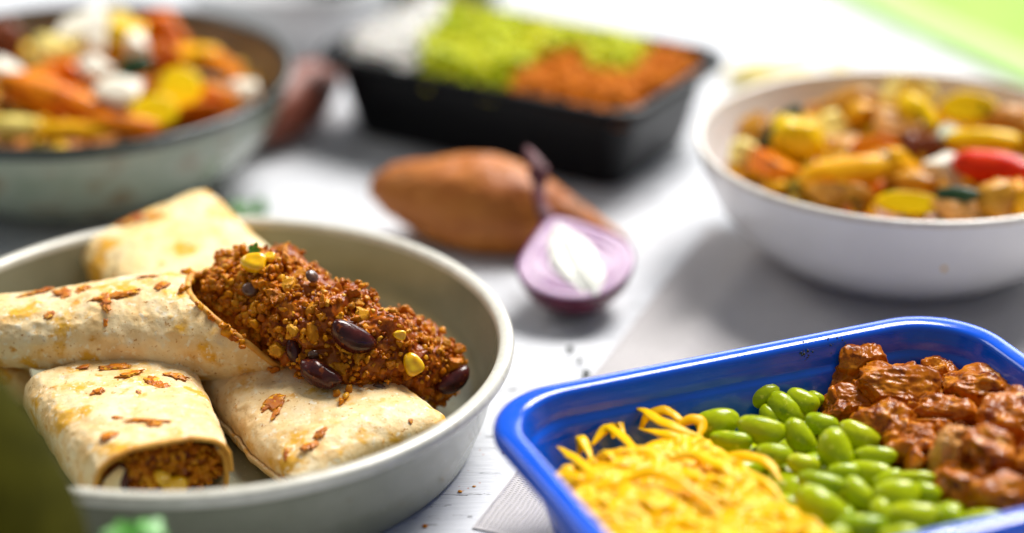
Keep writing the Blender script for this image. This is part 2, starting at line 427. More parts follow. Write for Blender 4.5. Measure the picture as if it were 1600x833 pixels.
# linen napkin: rectangle with left edge running away from the camera
NP = at(738, 827, 0); ND = (at(1090, 380, 0) - NP).normalized(); NQ = Vector((ND.y, -ND.x, 0))
def napkin():
    nu, nv = 150, 110; U = np.linspace(0, 27, nu)[:, None]; Vv = np.linspace(0, 27, nv)[None, :]
    X = NP.x + ND.x * U + NQ.x * Vv; Y = NP.y + ND.y * U + NQ.y * Vv
    p = np.stack([U * .25 + 0 * Vv, Vv * .35 + 0 * U, 0 * U + 0 * Vv], -1)
    fold = np.exp(-((Vv - 2.0 - .04 * U) / 1.0) ** 2) * np.clip((U - 11) / 6, 0, 1) * .30
    z = .07 + .02 * fbm(p, 2, 4) + fold
    T = np.stack([X, Y, z], -1).reshape(-1, 3); B = T.copy(); B[:, 2] = np.maximum(.004, T[:, 2] - .13)
    m = Mesh(); m.add(T, grid_faces(nu, nv, flip=True)); m.add(B, grid_faces(nu, nv))
    n = nu * nv
    def strip(ids, rev):
        a = ids[:-1]; b = ids[1:]; f = np.stack([a, b, b + n, a + n], -1); m.more(f[:, ::-1] if rev else f, 0)
    ii = np.arange(nu) * nv
    strip(ii, False); strip(ii + nv - 1, True); strip(np.arange(nv), True); strip(np.arange(nv) + (nu - 1) * nv, False)
    o = m.obj('napkin', M['linen'])
    uvl = o.data.uv_layers.new(name='UVMap')
    V, _, _ = m.data(); rel = V[:, :2] - np.array([NP.x, NP.y])
    u = rel @ np.array([NQ.x, NQ.y]); v = rel @ np.array([ND.x, ND.y])
    vi = np.zeros(len(o.data.loops), np.int32); o.data.loops.foreach_get('vertex_index', vi)
    uvl.data.foreach_set('uv', (np.stack([u, v], -1)[vi] * CM).astype(np.float32).ravel())
    tag(o, 'pale grey woven linen napkin lying under the blue tray and white bowl', 'napkin')
napkin()

# ------------------------------------------------------------------ plate and bowls
def split_lathe(parent, name, prof, mat_, seg=160, wob=0):
    m = Mesh(); V, f = lathe(prof, seg, parent['base'], wob, 2.0); m.add(V, f); o = m.obj(name, mat_, parent); return m
PC = (-10.95, 69.82)
plate = thing('plate', 'sage green stoneware plate with pale worn rim holding the burritos', 'plate', (PC[0], PC[1], 0))
split_lathe(plate, 'dish', [(0, .12), (8.9, .12), (9.0, 0), (9.45, 0), (9.6, .12), (9.85, .75), (10.12, 1.45), (10.17, 1.7), (10.28, 2.1), (10.5, 2.8), (10.68, 3.2), (10.86, 3.36)], M['glaze'], 220)
split_lathe(plate, 'rim', [(10.84, 3.34), (10.99, 3.42), (11.05, 3.62), (11.0, 3.80), (10.86, 3.88), (10.68, 3.88), (10.52, 3.80), (10.45, 3.60)], M['glaze_rim'], 220)
pin = split_lathe(plate, 'inner_wall', [(10.46, 3.62), (10.38, 3.2), (10.22, 2.4), (10.1, 1.7), (9.85, 1.25), (9.4, .85), (8.6, .62), (8.2, .60), (0, .58)], M['glaze'], 220)

RC = (16.34, 85.26)
rbowl = thing('bowl', 'white round bowl of roasted vegetables at the right edge', 'bowl', (RC[0], RC[1], .12))
split_lathe(rbowl, 'outer_wall', [(0, .25), (4.0, .25), (4.1, 0), (4.6, 0), (4.9, .15), (6.4, 1.1), (7.6, 2.3), (8.3, 3.6), (8.62, 4.8), (8.70, 5.05)], M['white_glaze'])
split_lathe(rbowl, 'rim', [(8.68, 4.98), (8.78, 5.1), (8.74, 5.25), (8.58, 5.28), (8.44, 5.2), (8.40, 5.05)], M['bowl_rim'])
split_lathe(rbowl, 'inner_wall', [(8.42, 5.1), (8.25, 4.5), (7.9, 3.4), (7.0, 2.1), (5.5, 1.0), (4, .6), (0, .5)], M['white_glaze'])
LC = (-19.74, 94.1)
lbowl = thing('bowl', 'pale green stoneware bowl with a dark rim in the upper left', 'bowl', (LC[0], LC[1], 0))
split_lathe(lbowl, 'outer_wall', [(0, .25), (4.6, .25), (4.7, 0), (5.3, 0), (5.6, .15), (7.3, 1.1), (8.6, 2.3), (9.35, 3.6), (9.60, 4.5), (9.68, 4.75)], M['green_glaze'])
split_lathe(lbowl, 'rim', [(9.64, 4.66), (9.78, 4.8), (9.90, 5.1), (9.86, 5.25), (9.70, 5.30), (9.55, 5.2), (9.50, 5.05)], M['dark_rim'])
split_lathe(lbowl, 'inner_wall', [(9.52, 5.1), (9.35, 4.5), (9.0, 3.4), (8.0, 2.1), (6.2, 1.0), (4, .6), (0, .5)], M['brown_glaze'])

# ------------------------------------------------------------------ trays
def rrect(L_, W_, ins, r, n=14):
    hx, hy = L_ / 2 - ins, W_ / 2 - ins; r = max(.15, r); P = []
    for cx, cy, a0 in ((hx - r, hy - r, 0), (-hx + r, hy - r, 90), (-hx + r, -hy + r, 180), (hx - r, -hy + r, 270)):
        for k in range(n + 1):
            a = R(a0 + 90 * k / n); P.append((cx + r * math.cos(a), cy + r * math.sin(a)))
    # subdivide the straights
    Q = []
    for i, p in enumerate(P):
        Q.append(p)
        if i % (n + 1) == n:
            q = P[(i + 1) % len(P)]
            for k in range(1, 12): Q.append((p[0] + (q[0] - p[0]) * k / 12, p[1] + (q[1] - p[1]) * k / 12))
    return np.array(Q)
def tray_part(parent, name, Ls, Ws, rc, prof, cen, th, mat_, cap=False):
    p = smoothpoly(prof, 2); rows = []
    for ins, z in p:
        q = rrect(Ls, Ws, ins, rc - ins * .55)
        c, s = math.cos(th), math.sin(th)
        rows.append(np.stack([cen[0] + q[:, 0] * c - q[:, 1] * s, cen[1] + q[:, 0] * s + q[:, 1] * c, np.full(len(q), z + parent['base'][2])], -1))
    nv = len(rows[0]); V = np.concatenate(rows); m = Mesh(); m.add(V, grid_faces(len(rows), nv, True))
    if cap:
        b = (len(rows) - 1) * nv; cc = rows[-1].mean(0); m.add([cc], np.zeros((0, 3), int)); ci = m.n - 1
        j = np.arange(nv); m.more(np.stack([b + j, b + (j + 1) % nv, np.full(nv, ci)], -1), 0)
    m.obj(name, mat_, parent); return m
BTH = R(22.69); BL = Vector((-1.487, 64.112, 0)); BU = Vector((math.cos(BTH), math.sin(BTH), 0)); BV = Vector((math.sin(BTH), -math.cos(BTH), 0))
BLn, BWd = 18.9, 13.6
bc = BL + BU * BLn / 2 + BV * BWd / 2
btray = thing('tray', 'bright blue plastic food tray with yellow rice, green beans and chicken', 'tray', (bc.x, bc.y, .12))
tray_part(btray, 'body', BLn, BWd, 2.9, [(.78, 4.18), (.92, 3.9), (1.05, 3.2), (1.75, .2), (1.95, 0), (2.6, 0)], bc, BTH, M['blue'], True)
tray_part(btray, 'rim', BLn, BWd, 2.9, [(.85, 4.15), (.4, 4.12), (.06, 3.80), (0, 3.80), (-.03, 4.0), (.02, 4.24), (.16, 4.36), (.40, 4.40), (.66, 4.38), (.78, 4.30), (.84, 4.16)], bc, BTH, M['blue'])
tray_part(btray, 'inner_wall', BLn, BWd, 2.9, [(.83, 4.2), (.92, 3.85), (.99, 3.5), (1.04, 3.40), (1.11, 3.30), (1.16, 3.15), (1.30, 2.7), (1.92, .55), (2.15, .25), (2.8, .22)], bc, BTH, M['blue'], True)
# small moulded notch in the far right corner of the rim
nb = at(1474, 507, 4.22)
m = Mesh(); V, f = blob(3, (.22, .42, .20), .05, 2, 3); V = V @ rmat(Quaternion((0, 0, 1), BTH - .75)).T; m.add(V + np.array(nb[:]) , f); m.obj('notch', M['blue'], btray)

KTH = R(-30.53); s_ = (38.55 - 4.4) / (38.55 - 5.0)
KFR = Vector((4.913, 89.25, 0)) * s_; KU = Vector((math.cos(KTH), math.sin(KTH), 0)); KV = Vector((-math.sin(KTH), math.cos(KTH), 0))
KL, KW = 17.5, 10.8
KFR = KFR + KU * .55 - KV * .5
kc = KFR - KU * KL / 2 + KV * KW / 2
ktray = thing('tray', 'glossy black plastic tray of rice, green vegetables and mince at the back', 'tray', (kc.x, kc.y, 0))
tray_part(ktray, 'body', KL, KW, 1.9, [(.6, 4.05), (.75, 3.8), (.85, 3.2), (1.5, .3), (1.7, 0), (2.4, 0)], kc, KTH, M['black'], True)
tray_part(ktray, 'rim', KL, KW, 1.9, [(.65, 4.02), (.3, 4.0), (0, 3.85), (-.02, 4.1), (.04, 4.3), (.25, 4.40), (.45, 4.38), (.6, 4.28), (.66, 4.1)], kc, KTH, M['black'])
tray_part(ktray, 'inner_wall', KL, KW, 1.9, [(.64, 4.15), (.75, 3.7), (.9, 3.0), (1.5, .6), (1.8, .3), (2.4, .28)], kc, KTH, M['black'], True)

# ------------------------------------------------------------------ burritos
def burrito(name, label, A, B, w, h, open_end=None, mat_='tortilla', seed=0, th0=1.9, up=(0, 0, 1), cut=2.0, expo=2.5, fold=.22, nu=190, nt=170, roll=0.0, tuck=.9, bend=0.0):
    """rolled tortilla from A to B (axis, cm). w, h: half width / half height along u (lists). open_end: cut direction angle or None"""
    A = np.array(tuple(A)); B = np.array(tuple(B)); L_ = np.linalg.norm(B - A); T = (B - A) / L_
    U = np.array(up, float); U -= T * (T @ U); U /= np.linalg.norm(U); S = np.cross(T, U)
    if roll: U, S = U * math.cos(roll) + S * math.sin(roll), S * math.cos(roll) - U * math.sin(roll)
    th = th0 + np.linspace(0, 2 * math.pi + .55, nt)[None, :]
    u = np.linspace(0, 1, nu)[:, None]
    if open_end is not None:
        x = u * (L_ - cut * (.5 + .5 * np.cos(th - open_end)) ** 1.3)
    else: x = u * L_ + 0 * th
    uu = x / L_
    W = np.interp(uu, np.linspace(0, 1, len(w)), w); H = np.interp(uu, np.linspace(0, 1, len(h)), h)
    def endf(d, a): return np.sqrt(np.clip(1 - (1 - np.clip(d / a, 0, 1)) ** 2, 0, 1))
    fh = endf(x, tuck * 1.7) * .93 + .07; fw = .9 + .1 * endf(x, tuck)
    if open_end is None: fh = fh * (endf(L_ - x, tuck * 1.7) * .93 + .07); fw = fw * (.9 + .1 * endf(L_ - x, tuck))
    c, s = np.cos(th), np.sin(th)
    ce = np.sign(c) * np.abs(c) ** (2 / expo); se = np.sign(s) * np.abs(s) ** (2 / expo)
    frac = (th - th0) / (2 * math.pi)
    lay = -.03 + .13 * np.clip(frac, 0, 1.2) + .02 * (frac > 1)
    out = []
    for k, off in ((0, 0.0), (1, -.10)):
        a = (W * fw + lay + off) * ce; b = (H * fh + (lay + off) * fh) * se
        P = A + x[..., None] * T + a[..., None] * S + b[..., None] * U
        bz = bend * np.sin(uu * math.pi); P = P + bz[..., None] * S
        n = (ce[..., None] * S / np.maximum(W[..., None], .2) + se[..., None] * U / np.maximum(H[..., None], .2)); n /= np.linalg.norm(n, axis=-1, keepdims=True) + 1e-9
        q = np.stack([x, a, b], -1) if False else P
        d = .13 * fbm(q * .55 + seed, 2, seed) + .045 * (1 - 2 * np.abs(fbm(q * 1.5 + seed * 2, 2, seed + 3))) + .018 * fbm(q * 5, 2, seed + 5)
        # wrinkles running away from the tucked end
        d = d + .05 * np.sin(th * 9 + 3 * vnoise(q * .8, seed)) * np.exp(-x / 1.6) * .6
        P = P + n * d[..., None]
        out.append(P.reshape(-1, 3))
    m = Mesh(); m.add(out[0], grid_faces(nu, nt)); m.add(out[1], grid_faces(nu, nt, flip=True)); n_ = nu * nt
    def strip(ids, rev):
        a = ids[:-1]; b = ids[1:]; f = np.stack([a, b, b + n_, a + n_], -1); m.more(f[:, ::-1] if rev else f, 0)
    strip(np.arange(nu) * nt, False); strip(np.arange(nu) * nt + nt - 1, True); strip(np.arange(nt), True); strip(np.arange(nt) + (nu - 1) * nt, False)
    base = (float(A[0] + B[0]) / 2, float(A[1] + B[1]) / 2, .6)
    t_ = thing(name, label, 'burrito', base)
    m.obj('tortilla', M[mat_], t_)
    edge = None
    if open_end is not None:
        # browned lip: thin rounded bead following the cut edge
        row = (out[0].reshape(nu, nt, 3)[-1] + out[1].reshape(nu, nt, 3)[-1]) / 2
        prev = out[0].reshape(nu, nt, 3)[-4]
        e = Mesh(); ring = []
        C = row; Tn = np.gradient(C, axis=0); Tn /= np.linalg.norm(Tn, axis=1, keepdims=True) + 1e-9
        O = out[0].reshape(nu, nt, 3)[-1] - out[1].reshape(nu, nt, 3)[-1]; O /= np.linalg.norm(O, axis=1, keepdims=True) + 1e-9
        Fw = np.cross(Tn, O)
        for k in range(8):
            a = 2 * math.pi * k / 8; ring.append(C + .095 * (O * math.cos(a) + 1.3 * Fw * math.sin(a)))
        Vv = np.stack(ring, 1).reshape(-1, 3); e.add(Vv, grid_faces(nt, 8, True)); e.obj('browned_edge', M['tortilla_edge'], t_)
    return t_, m

def raised(v, z): v = Vector(v); v.z = z; return v
# back burrito resting on the far rim
e0_, e1_ = at(108, 392, 2.9), at(338, 328, 3.4); ev = e1_ - e0_; ep = Vector((ev.y, -ev.x, 0)).normalized(); ep = (ep + ev.normalized() * .12).normalized(); b1A = (e0_ + e1_) / 2; b1B = b1A + ep * 9.5; b1B.z = 1.5
b1, m1 = burrito('burrito', 'pale burrito at the back of the plate, propped on the far rim', b1A, b1B, [ev.length / 2 - .05] * 3, [1.25, 1.45, 1.3], mat_='tortilla_pale', tuck=.55, expo=3.0, seed=21, up=(-.05, -.15, 1), roll=.06)
# front-left burrito with open end
b3A = raised(at(158, 545, 3.2), 1.9); b3B = raised(at(252, 703, 3.3), 2.0)
b3, m3 = burrito('burrito', 'front burrito whose cut open end faces the near plate rim', b3A, b3B, [2.95, 2.85, 2.7, 2.4, 2.2], [1.2, 1.3, 1.35, 1.42, 1.5], tuck=.45, open_end=-math.pi / 2, cut=.5, seed=4, th0=2.6, expo=3.2)
# front-right burrito, closed end by the near rim
b4A = raised(at(350, 508, 2.6), 1.7); b4B = raised(at(588, 690, 2.4), 1.75)
b4, m4 = burrito('burrito', 'burrito under the spilled filling, its closed end against the right rim', b4A, b4B, [2.2, 2.5, 2.95, 3.05], [1.1, 1.3, 1.2, .95], seed=9, th0=-.6, expo=2.4, tuck=.75, up=(.0, -.1, 1), roll=.02)
# small end peeping out at the far left
b5, m5 = burrito('burrito', 'pale burrito mostly hidden under the long one at the left edge', raised(at(-190, 610, 1.8), 1.6), raised(at(48, 570, 2.0), 1.6), [1.4, 1.7, 1.5], [.95, 1.05, .9], mat_='tortilla_pale', seed=33, nu=80, nt=80)
# long burrito lying across, open at the right
b2, m2 = burrito('burrito', 'long burrito lying across the others with filling spilling from its open end', at(-75, 521, 3.3), at(472, 506, 3.7), [1.3, 1.7, 2.15, 2.35, 2.2], [.95, 1.2, 1.55, 1.7, 1.55], open_end=math.pi * .55, cut=4.0, seed=14, th0=3.9, expo=2.3, nu=230, nt=190, tuck=.7)

SURF = [m1.bvh(), m2.bvh(), m3.bvh(), m4.bvh()]
def hit(px, py, trees=None):
    d = ray(px, py).normalized(); best = None
    for tr in (trees or SURF):
        h = tr.ray_cast(Vector((0, 0, CH)), d)
        if h[0] is not None and (best is None or h[3] < best[1]):
            n = h[1]
            if n.dot(d) > 0: n = -n
            best = ((h[0], n), h[3])
    return best[0] if best else (None, None)

# folded flap closing the left half of the front burrito's mouth
def flap():
    T = (b3B - b3A).normalized(); U = Vector((0, 0, 1)); S = T.cross(U)
    m = Mesh(); nu, nv = 24, 24; P = []
    for layer in (0, 1):
        for i in range(nu):
            u = i / (nu - 1)
            for j in range(nv):
                v = j / (nv - 1)
                a = math.pi * (.72 + .8 * u)              # along the left side of the mouth from top to bottom
                r = 1 - v * (.12 + .42 * math.sin(u * math.pi * .9))
                p = b3B + S * (-math.cos(a) * 2.15 * r) + U * (math.sin(a) * 1.28 * r) + T * (.02 + .28 * math.sin(v * 2.2) - .25 * v) - T * .10 * layer
                P.append(p[:])
    P = np.array(P); P += (.04 * fbm(P * 1.5, 2, 8))[:, None]
    m.add(P[:nu * nv], grid_faces(nu, nv)); m.add(P[nu * nv:], grid_faces(nu, nv, flip=True)); n = nu * nv
    def strip(ids, rev):
        a = ids[:-1]; b = ids[1:]; f = np.stack([a, b, b + n, a + n], -1); m.more(f[:, ::-1] if rev else f, 0)
    strip(np.arange(nu) * nv + nv - 1, True); strip(np.arange(nu) * nv, False); strip(np.arange(nv), True); strip(np.arange(nv) + (nu - 1) * nv, False)
    m.obj('folded_flap', M['tortilla'], b3)
flap()

# baked cheese flakes
def flake(parent, px, py, lx, ly, ang, seed, hgt=.10, mat_='crust', tree=None):
    p, n = hit(px, py, tree)
    if p is None: return
    dist = (p - cam_o).length; s = dist / FPX
    v, f = ico(4)
    asp = np.array([max(1.0, min(5, lx / ly)) * 1.3, 1.6, .3])
    rad = 1 + .75 * fbm(v * asp + seed * 5, 3, seed) + .25 * fbm(v * 5 + seed, 2, seed + 2)
    v = v * rad[:, None] * np.array([lx * s / 2 * 1.25, ly * s / 2 * 1.9, hgt * .42])
    v[:, 2] += .03
    q = frame(n, -R(ang)); v = v @ rmat(q).T + np.array(p[:])
    m = Mesh(); m.add(v, f); m.obj('cheese_flake', M[mat_], parent, origin=tuple(p))
cam_o = Vector((0, 0, CH))
T2 = [SURF[1]]; T3 = [SURF[2]]; T4 = [SURF[3]]; T1 = [SURF[0]]
for i, (px, py, lx, ly, an, hg) in enumerate([(186, 462, 56, 9, -6, .12), (166, 474, 30, 9, 70, .12), (251, 448, 19, 13, 5, .12), (112, 444, 72, 14, -4, .17), (140, 438, 60, 12, -8, .16), (60, 457, 34, 9, -14, .1), (40, 462, 26, 6, -10, .07),
                                          (98, 458, 22, 12, 50, .1), (130, 452, 18, 8, -30, .08), (276, 413, 34, 7, -5, .1), (296, 426, 16, 10, 20, .1), (165, 505, 5, 7, 0, .05), (78, 492, 12, 8, -30, .05), (398, 517, 40, 9, 25, .09), (425, 577, 15, 8, 5, .1),
                                          (235, 432, 30, 5, -15, .04), (182, 430, 30, 6, -10, .06)]):
    flake(b2, px, py, lx, ly, an, i + 1, hg, tree=T2)
for i, (px, py, lx, ly, an, hg) in enumerate([(183, 574, 40, 9, -4, .13), (203, 586, 32, 8, -12, .13), (240, 597, 26, 12, 35, .12), (252, 604, 20, 8, 10, .1), (274, 588, 28, 8, 12, .1), (155, 613, 19, 9, -30, .1), (172, 681, 20, 16, 0, .12), (216, 613, 6, 5, 0, .06),
                                          (183, 653, 14, 5, 0, .04), (225, 658, 46, 7, 8, .05), (243, 664, 20, 7, 0, .06), (130, 574, 14, 6, 0, .04)]):
    flake(b3, px, py, lx, ly, an, i + 40, hg, tree=T3)
for i, (px, py, lx, ly, an, hg) in enumerate([(425, 632, 22, 20, 60, .08), (432, 645, 9, 22, 10, .09), (484, 697, 26, 9, -35, .11), (500, 679, 20, 8, -60, .08), (447, 712, 8, 12, 0, .1), (641, 658, 6, 5, 0, .04)]):
    flake(b4, px, py, lx, ly, an, i + 60, hg, tree=T4)
for i, (px, py, lx, ly, an, hg) in enumerate([(205, 345, 40, 9, -14, .05), (236, 338, 30, 7, -14, .04)]):
    flake(b1, px, py, lx, ly, an, i + 80, hg, tree=T1)

# ------------------------------------------------------------------ crumbs of mince
CRUMB = []
for k in range(14):
    m = Mesh(); V, f = blob(4, (1, 1, 1), .45, 1.9, 100 + k, 3, fine=.12, ffreq=4.0); V = chip(V, k, 10, .45, .85); V = V * (1 + .10 * fbm(V * 6 + k, 2, k))[:, None] * np.array([1, .82 + .1 * (k % 3), .74]); m.add(V, f)
    CRUMB.append((V, f, m.mesh('crumb', M['mince'])))
CR2 = [(lambda b: (chip(b[0], 50 + k, 7, .4, .8) * np.array([1.15, .9, .75]), b[1]))(blob(2, (1, 1, 1), .5, 2.0, 200 + k, 3, fine=.14, ffreq=3)) for k in range(10)]
def surf_samples(m, n, keep=lambda p, nn: True):
    V, F3, F4 = m.data(); T = np.concatenate([F3, F4[:, [0, 1, 2]], F4[:, [0, 2, 3]]]) if len(F4) else F3
    a, b, c = V[T[:, 0]], V[T[:, 1]], V[T[:, 2]]; nr = np.cross(b - a, c - a); ar = np.linalg.norm(nr, axis=1)
    idx = rs.choice(len(T), n * 3, p=ar / ar.sum()); r1 = np.sqrt(rs.rand(n * 3)); r2 = rs.rand(n * 3)
    p = a[idx] * (1 - r1)[:, None] + b[idx] * (r1 * (1 - r2))[:, None] + c[idx] * (r1 * r2)[:, None]; nn = nr[idx] / ar[idx][:, None]
    out = [(Vector(x), Vector(y)) for x, y in zip(p, nn) if keep(x, y)]
    return out[:n]

# filling spilled out of the long burrito: core, loose small crumbs, 300 bigger crumbs
def inside(x, y, P):
    c = False
    for (x0, y0), (x1, y1) in zip(P, P[1:] + P[:1]):
        if (y0 > y) != (y1 > y) and x < (x1 - x0) * (y - y0) / (y1 - y0) + x0: c = not c
    return c
def mound():
    pts = [at(350, 462, 4.0), at(400, 466, 4.2), at(480, 502, 4.0), at(560, 543, 3.5), at(632, 556, 2.75), at(692, 592, 1.6)]
    V, f = tube(pts, [1.15, 1.62, 1.60, 1.46, 1.32, 1.05], 300, 240, ell=(1.12, .97))
    V = V + (V - V.reshape(300, 240, 3).mean(1).repeat(240, 0)) * (.30 * fbm(V * .95, 2, 6) + .10 * (1 - 2 * np.abs(fbm(V * 2.0, 2, 7))) + .05 * (1 - 2 * np.abs(fbm(V * 4.5, 2, 8))))[:, None]
    m = Mesh(); m.add(V, f)
    c0 = V[:240].mean(0); c1 = V[-240:].mean(0)
    m.add([c0, c1], np.zeros((0, 3), int)); j = np.arange(240)
    m.more(np.stack([j, (j + 1) % 240, np.full(240, m.n - 2)], -1), 0); b = 299 * 240; m.more(np.stack([b + (j + 1) % 240, b + j, np.full(240, m.n - 1)], -1), 0)
    return m
core = mound()
fill = thing('mince_filling', 'heap of reddish brown mince spilling from the long burrito across the plate', 'mince', tuple(at(540, 560, .6)))
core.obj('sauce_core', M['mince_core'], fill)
cbv = core.bvh()
def above(p, n): return n[2] > -.55 and p[2] > .7
S = surf_samples(core, 2600, above)
big = 0; sm = Mesh()
# bigger crumbs facing the camera first
cand = [s for s in S if s[1].dot((cam_o - s[0]).normalized()) > -.1]
rest = [s for s in S if s[1].dot((cam_o - s[0]).normalized()) <= -.1]
for i, (p, n) in enumerate(cand[:300]):
    r = rnd.choice((.10, .13, .16, .20, .25, .32, .40)) * rnd.uniform(.85, 1.1)
    q = p + n * (rnd.uniform(-.08, .16) if r < .3 else rnd.uniform(-.12, .08))
    inst(CRUMB[i % 14][2], 'crumb', q, rq(), (r, r * rnd.uniform(.7, 1), r * rnd.uniform(.7, 1)), fill)
for i, (p, n) in enumerate(cand[300:1050] + rest[:350]):
    V, f = CR2[i % 10]; r = rnd.uniform(.06, .15); q = p + n * rnd.uniform(-.02, .20)
    sm.add((V * r) @ rmat(rq()).T + np.array(q[:]), f, rnd.random())
# a few fallen at the foot of the heap
for px, py, z in [(716, 598, .75), (725, 608, .72), (733, 603, .75), (741, 606, .72), (722, 590, .9), (712, 615, .7), (540, 622, 3.15), (533, 630, 3.1), (545, 612, 3.2), (525, 618, 3.2), (430, 574, 2.9), (322, 462, 5.4), (330, 482, 5.3), (310, 440, 5.3), (300, 436, 5.2)]:
    h = hit(px, py); q = h[0] + h[1] * .08 if h[0] is not None else at(px, py, z)
    V, f = CR2[rnd.randrange(10)]; sm.add((V * rnd.uniform(.14, .22)) @ rmat(rq()).T + np.array(q[:]), f, rnd.random())
lip = [(292, 442), (318, 408), (345, 392), (400, 392), (440, 405), (430, 470), (380, 540), (352, 520), (325, 480), (305, 462)]
two = [SURF[1], cbv]
for i in range(1300):
    px, py = rnd.uniform(290, 440), rnd.uniform(390, 545)
    if not inside(px, py, lip): continue
    h = hit(px, py, two)
    if h[0] is None: continue
    V, f = CR2[i % 10]; r = rnd.uniform(.09, .21); q = h[0] + h[1] * rnd.uniform(0, .28)
    sm.add((V * r) @ rmat(rq()).T + np.array(q[:]), f, rnd.random())
edge_px = [(304, 424), (300, 440), (303, 456), (314, 472), (328, 488), (345, 503), (362, 514), (385, 530), (410, 548)]
for i in range(170):
    k = min(7.99, abs(rnd.gauss(0, 3.2))); a = edge_px[int(k)]; b = edge_px[int(k) + 1]; t_ = k - int(k)
    h = hit(a[0] + (b[0] - a[0]) * t_ + rnd.gauss(5, 8), a[1] + (b[1] - a[1]) * t_ + rnd.gauss(-3, 7), two)
    if h[0] is None: continue
    V, f = CR2[i % 10]; r = rnd.uniform(.09, .20); sm.add((V * r) @ rmat(rq()).T + np.array((h[0] + h[1] * r * .5)[:]), f, rnd.random())
sm.obj('fine_crumbs', M['mince'], fill, kind='stuff')

# kidney beans, lentils, corn, leaf lying on the filling
def kidney_mesh(L_=1, seed=0, wr=.03):
    v, f = ico(4)
    x = v[:, 0]; v[:, 2] *= .50; v[:, 1] *= .52
    v[:, 1] += .16 * (x ** 2) - .06
    d = 1 + wr * fbm(v * 3 + seed, 3, seed); v = v * d[:, None]
    m = Mesh(); m.add(v * L_, f); return m.mesh('kidney_bean', M['kidney'])
KB = [kidney_mesh(1, 1, .04), kidney_mesh(1, 7, .12)]
allt = SURF + [cbv]
def lay(me, name, px, py, half, spin, label, cat, group=None, lift=.5, tilt=None, sc=(1, 1, 1), trees=None):
    p, n = hit(px, py, trees or allt)
    if p is None: p, n = at(px, py, .7), Vector((0, 0, 1))
    nn = (n + (cam_o - p).normalized() * .6).normalized() if tilt is None else Vector(tilt).normalized()
    q = p + n * (half * lift + ((.02 if 'bean' in name else .13) if trees is None else 0))
    o = inst(me, name, q, frame(nn, -R(spin)), tuple(half * c for c in sc)); tag(o, label, cat, group); return o
lay(KB[0], 'kidney_bean', 545, 521, .92, 33, 'dark shiny kidney bean topmost in the middle of the mince', 'kidney bean', 'kidney beans in the spilled filling', .34)
lay(KB[1], 'kidney_bean', 512, 580, .84, 20, 'wrinkled dark red kidney bean at the lower edge of the mince', 'kidney bean', 'kidney beans in the spilled filling', .45)
lay(KB[0], 'kidney_bean', 702, 592, .72, -30, 'dark kidney bean low down where the mince meets the plate', 'kidney bean', 'kidney beans in the spilled filling', .3)
lay(KB[0], 'kidney_bean', 462, 548, .5, 70, 'small dark bean half sunk left of the wrinkled kidney bean', 'kidney bean', 'kidney beans in the spilled filling', .2)
V, f = blob(3, (1, .92, .55), .04, 2, 2); m = Mesh(); m.add(V, f); LENT = m.mesh('lentil', M['lentil'])
lay(LENT, 'lentil', 390, 456, .29, 0, 'round shiny brown lentil just below the upper corn kernel', 'lentil', 'lentils in the spilled filling', .7)
lay(LENT, 'lentil', 597, 596, .27, 0, 'brown lentil left of the lower corn kernel', 'lentil', 'lentils in the spilled filling', .6)
lay(LENT, 'lentil', 478, 443, .26, 40, 'pale greyish lentil shell on top of the mince', 'lentil', 'lentils in the spilled filling', .9)
lay(LENT, 'lentil', 486, 545, .20, 0, 'tiny brown lentil left of the shiny kidney bean', 'lentil', 'lentils in the spilled filling', .9)
v, f = ico(4); v = np.sign(v) * np.abs(v) ** .8; v[:, 0] *= 1; v[:, 1] *= .78 * (1 + .25 * v[:, 0]); v[:, 2] *= .62; v *= (1 + .04 * fbm(v * 2, 2, 5))[:, None]
v[:, 2] -= .16 * np.exp(-((v[:, 0] - .3) ** 2 + v[:, 1] ** 2) * 4); m = Mesh(); m.add(v, f); CORN = m.mesh('corn_kernel', M['corn'])
lay(CORN, 'corn_kernel', 402, 426, .46, 8, 'largest bright yellow corn kernel at the top of the mince', 'corn kernel', 'corn kernels in the spilled filling', .7)
lay(CORN, 'corn_kernel', 643, 574, .42, 60, 'yellow corn kernel at the lower right of the mince', 'corn kernel', 'corn kernels in the spilled filling', .6)
lay(CORN, 'corn_kernel', 427, 414, .24, 20, 'small pale corn kernel half buried beside the largest one', 'corn kernel', 'corn kernels in the spilled filling', .8)
lay(CORN, 'corn_kernel', 622, 520, .22, 10, 'small orange corn piece high on the right slope of the mince', 'corn kernel', 'corn kernels in the spilled filling', .9)

def leaf_mesh(lobes=5, seed=0, size=1.0):
    """a lobed parsley-like leaf, thin solid, tip along +X"""
    n = 60; a = np.linspace(-math.pi, math.pi, n, endpoint=False)
    r = (.55 + .35 * np.abs(np.cos(a * lobes / 2))) * (1 - .25 * np.abs(a) / math.pi) + .05 * np.sin(a * 17 + seed)
    ring = np.stack([r * np.cos(a), r * np.sin(a) * .8, .12 * np.cos(a * 2) * r], -1)
    m = Mesh(); rows = []
    for k, s in enumerate((.02, .3, .6, .85, 1)): rows.append(ring * np.array([s, s, s * s]))
    V = np.concatenate(rows) * size; th_ = .03
    m.add(V + [0, 0, th_], grid_faces(5, n, True)); m.add(V - [0, 0, th_], grid_faces(5, n, True, flip=True)); b = 4 * n; j = np.arange(n); k2 = m.n // 2
    m.more(np.stack([b + j, b + (j + 1) % n, b + k2 + (j + 1) % n, b + k2 + j], -1)[:, ::-1], 0)
    return m.mesh('leaf', M['leaf'])
LF = [leaf_mesh(5, 0), leaf_mesh(7, 3)]
lay(LF[0], 'herb_leaf', 385, 400, .36, -70, 'tiny bright green herb leaf on top of the mince', 'herb leaf', lift=1.0, tilt=(.2, -1, .5))
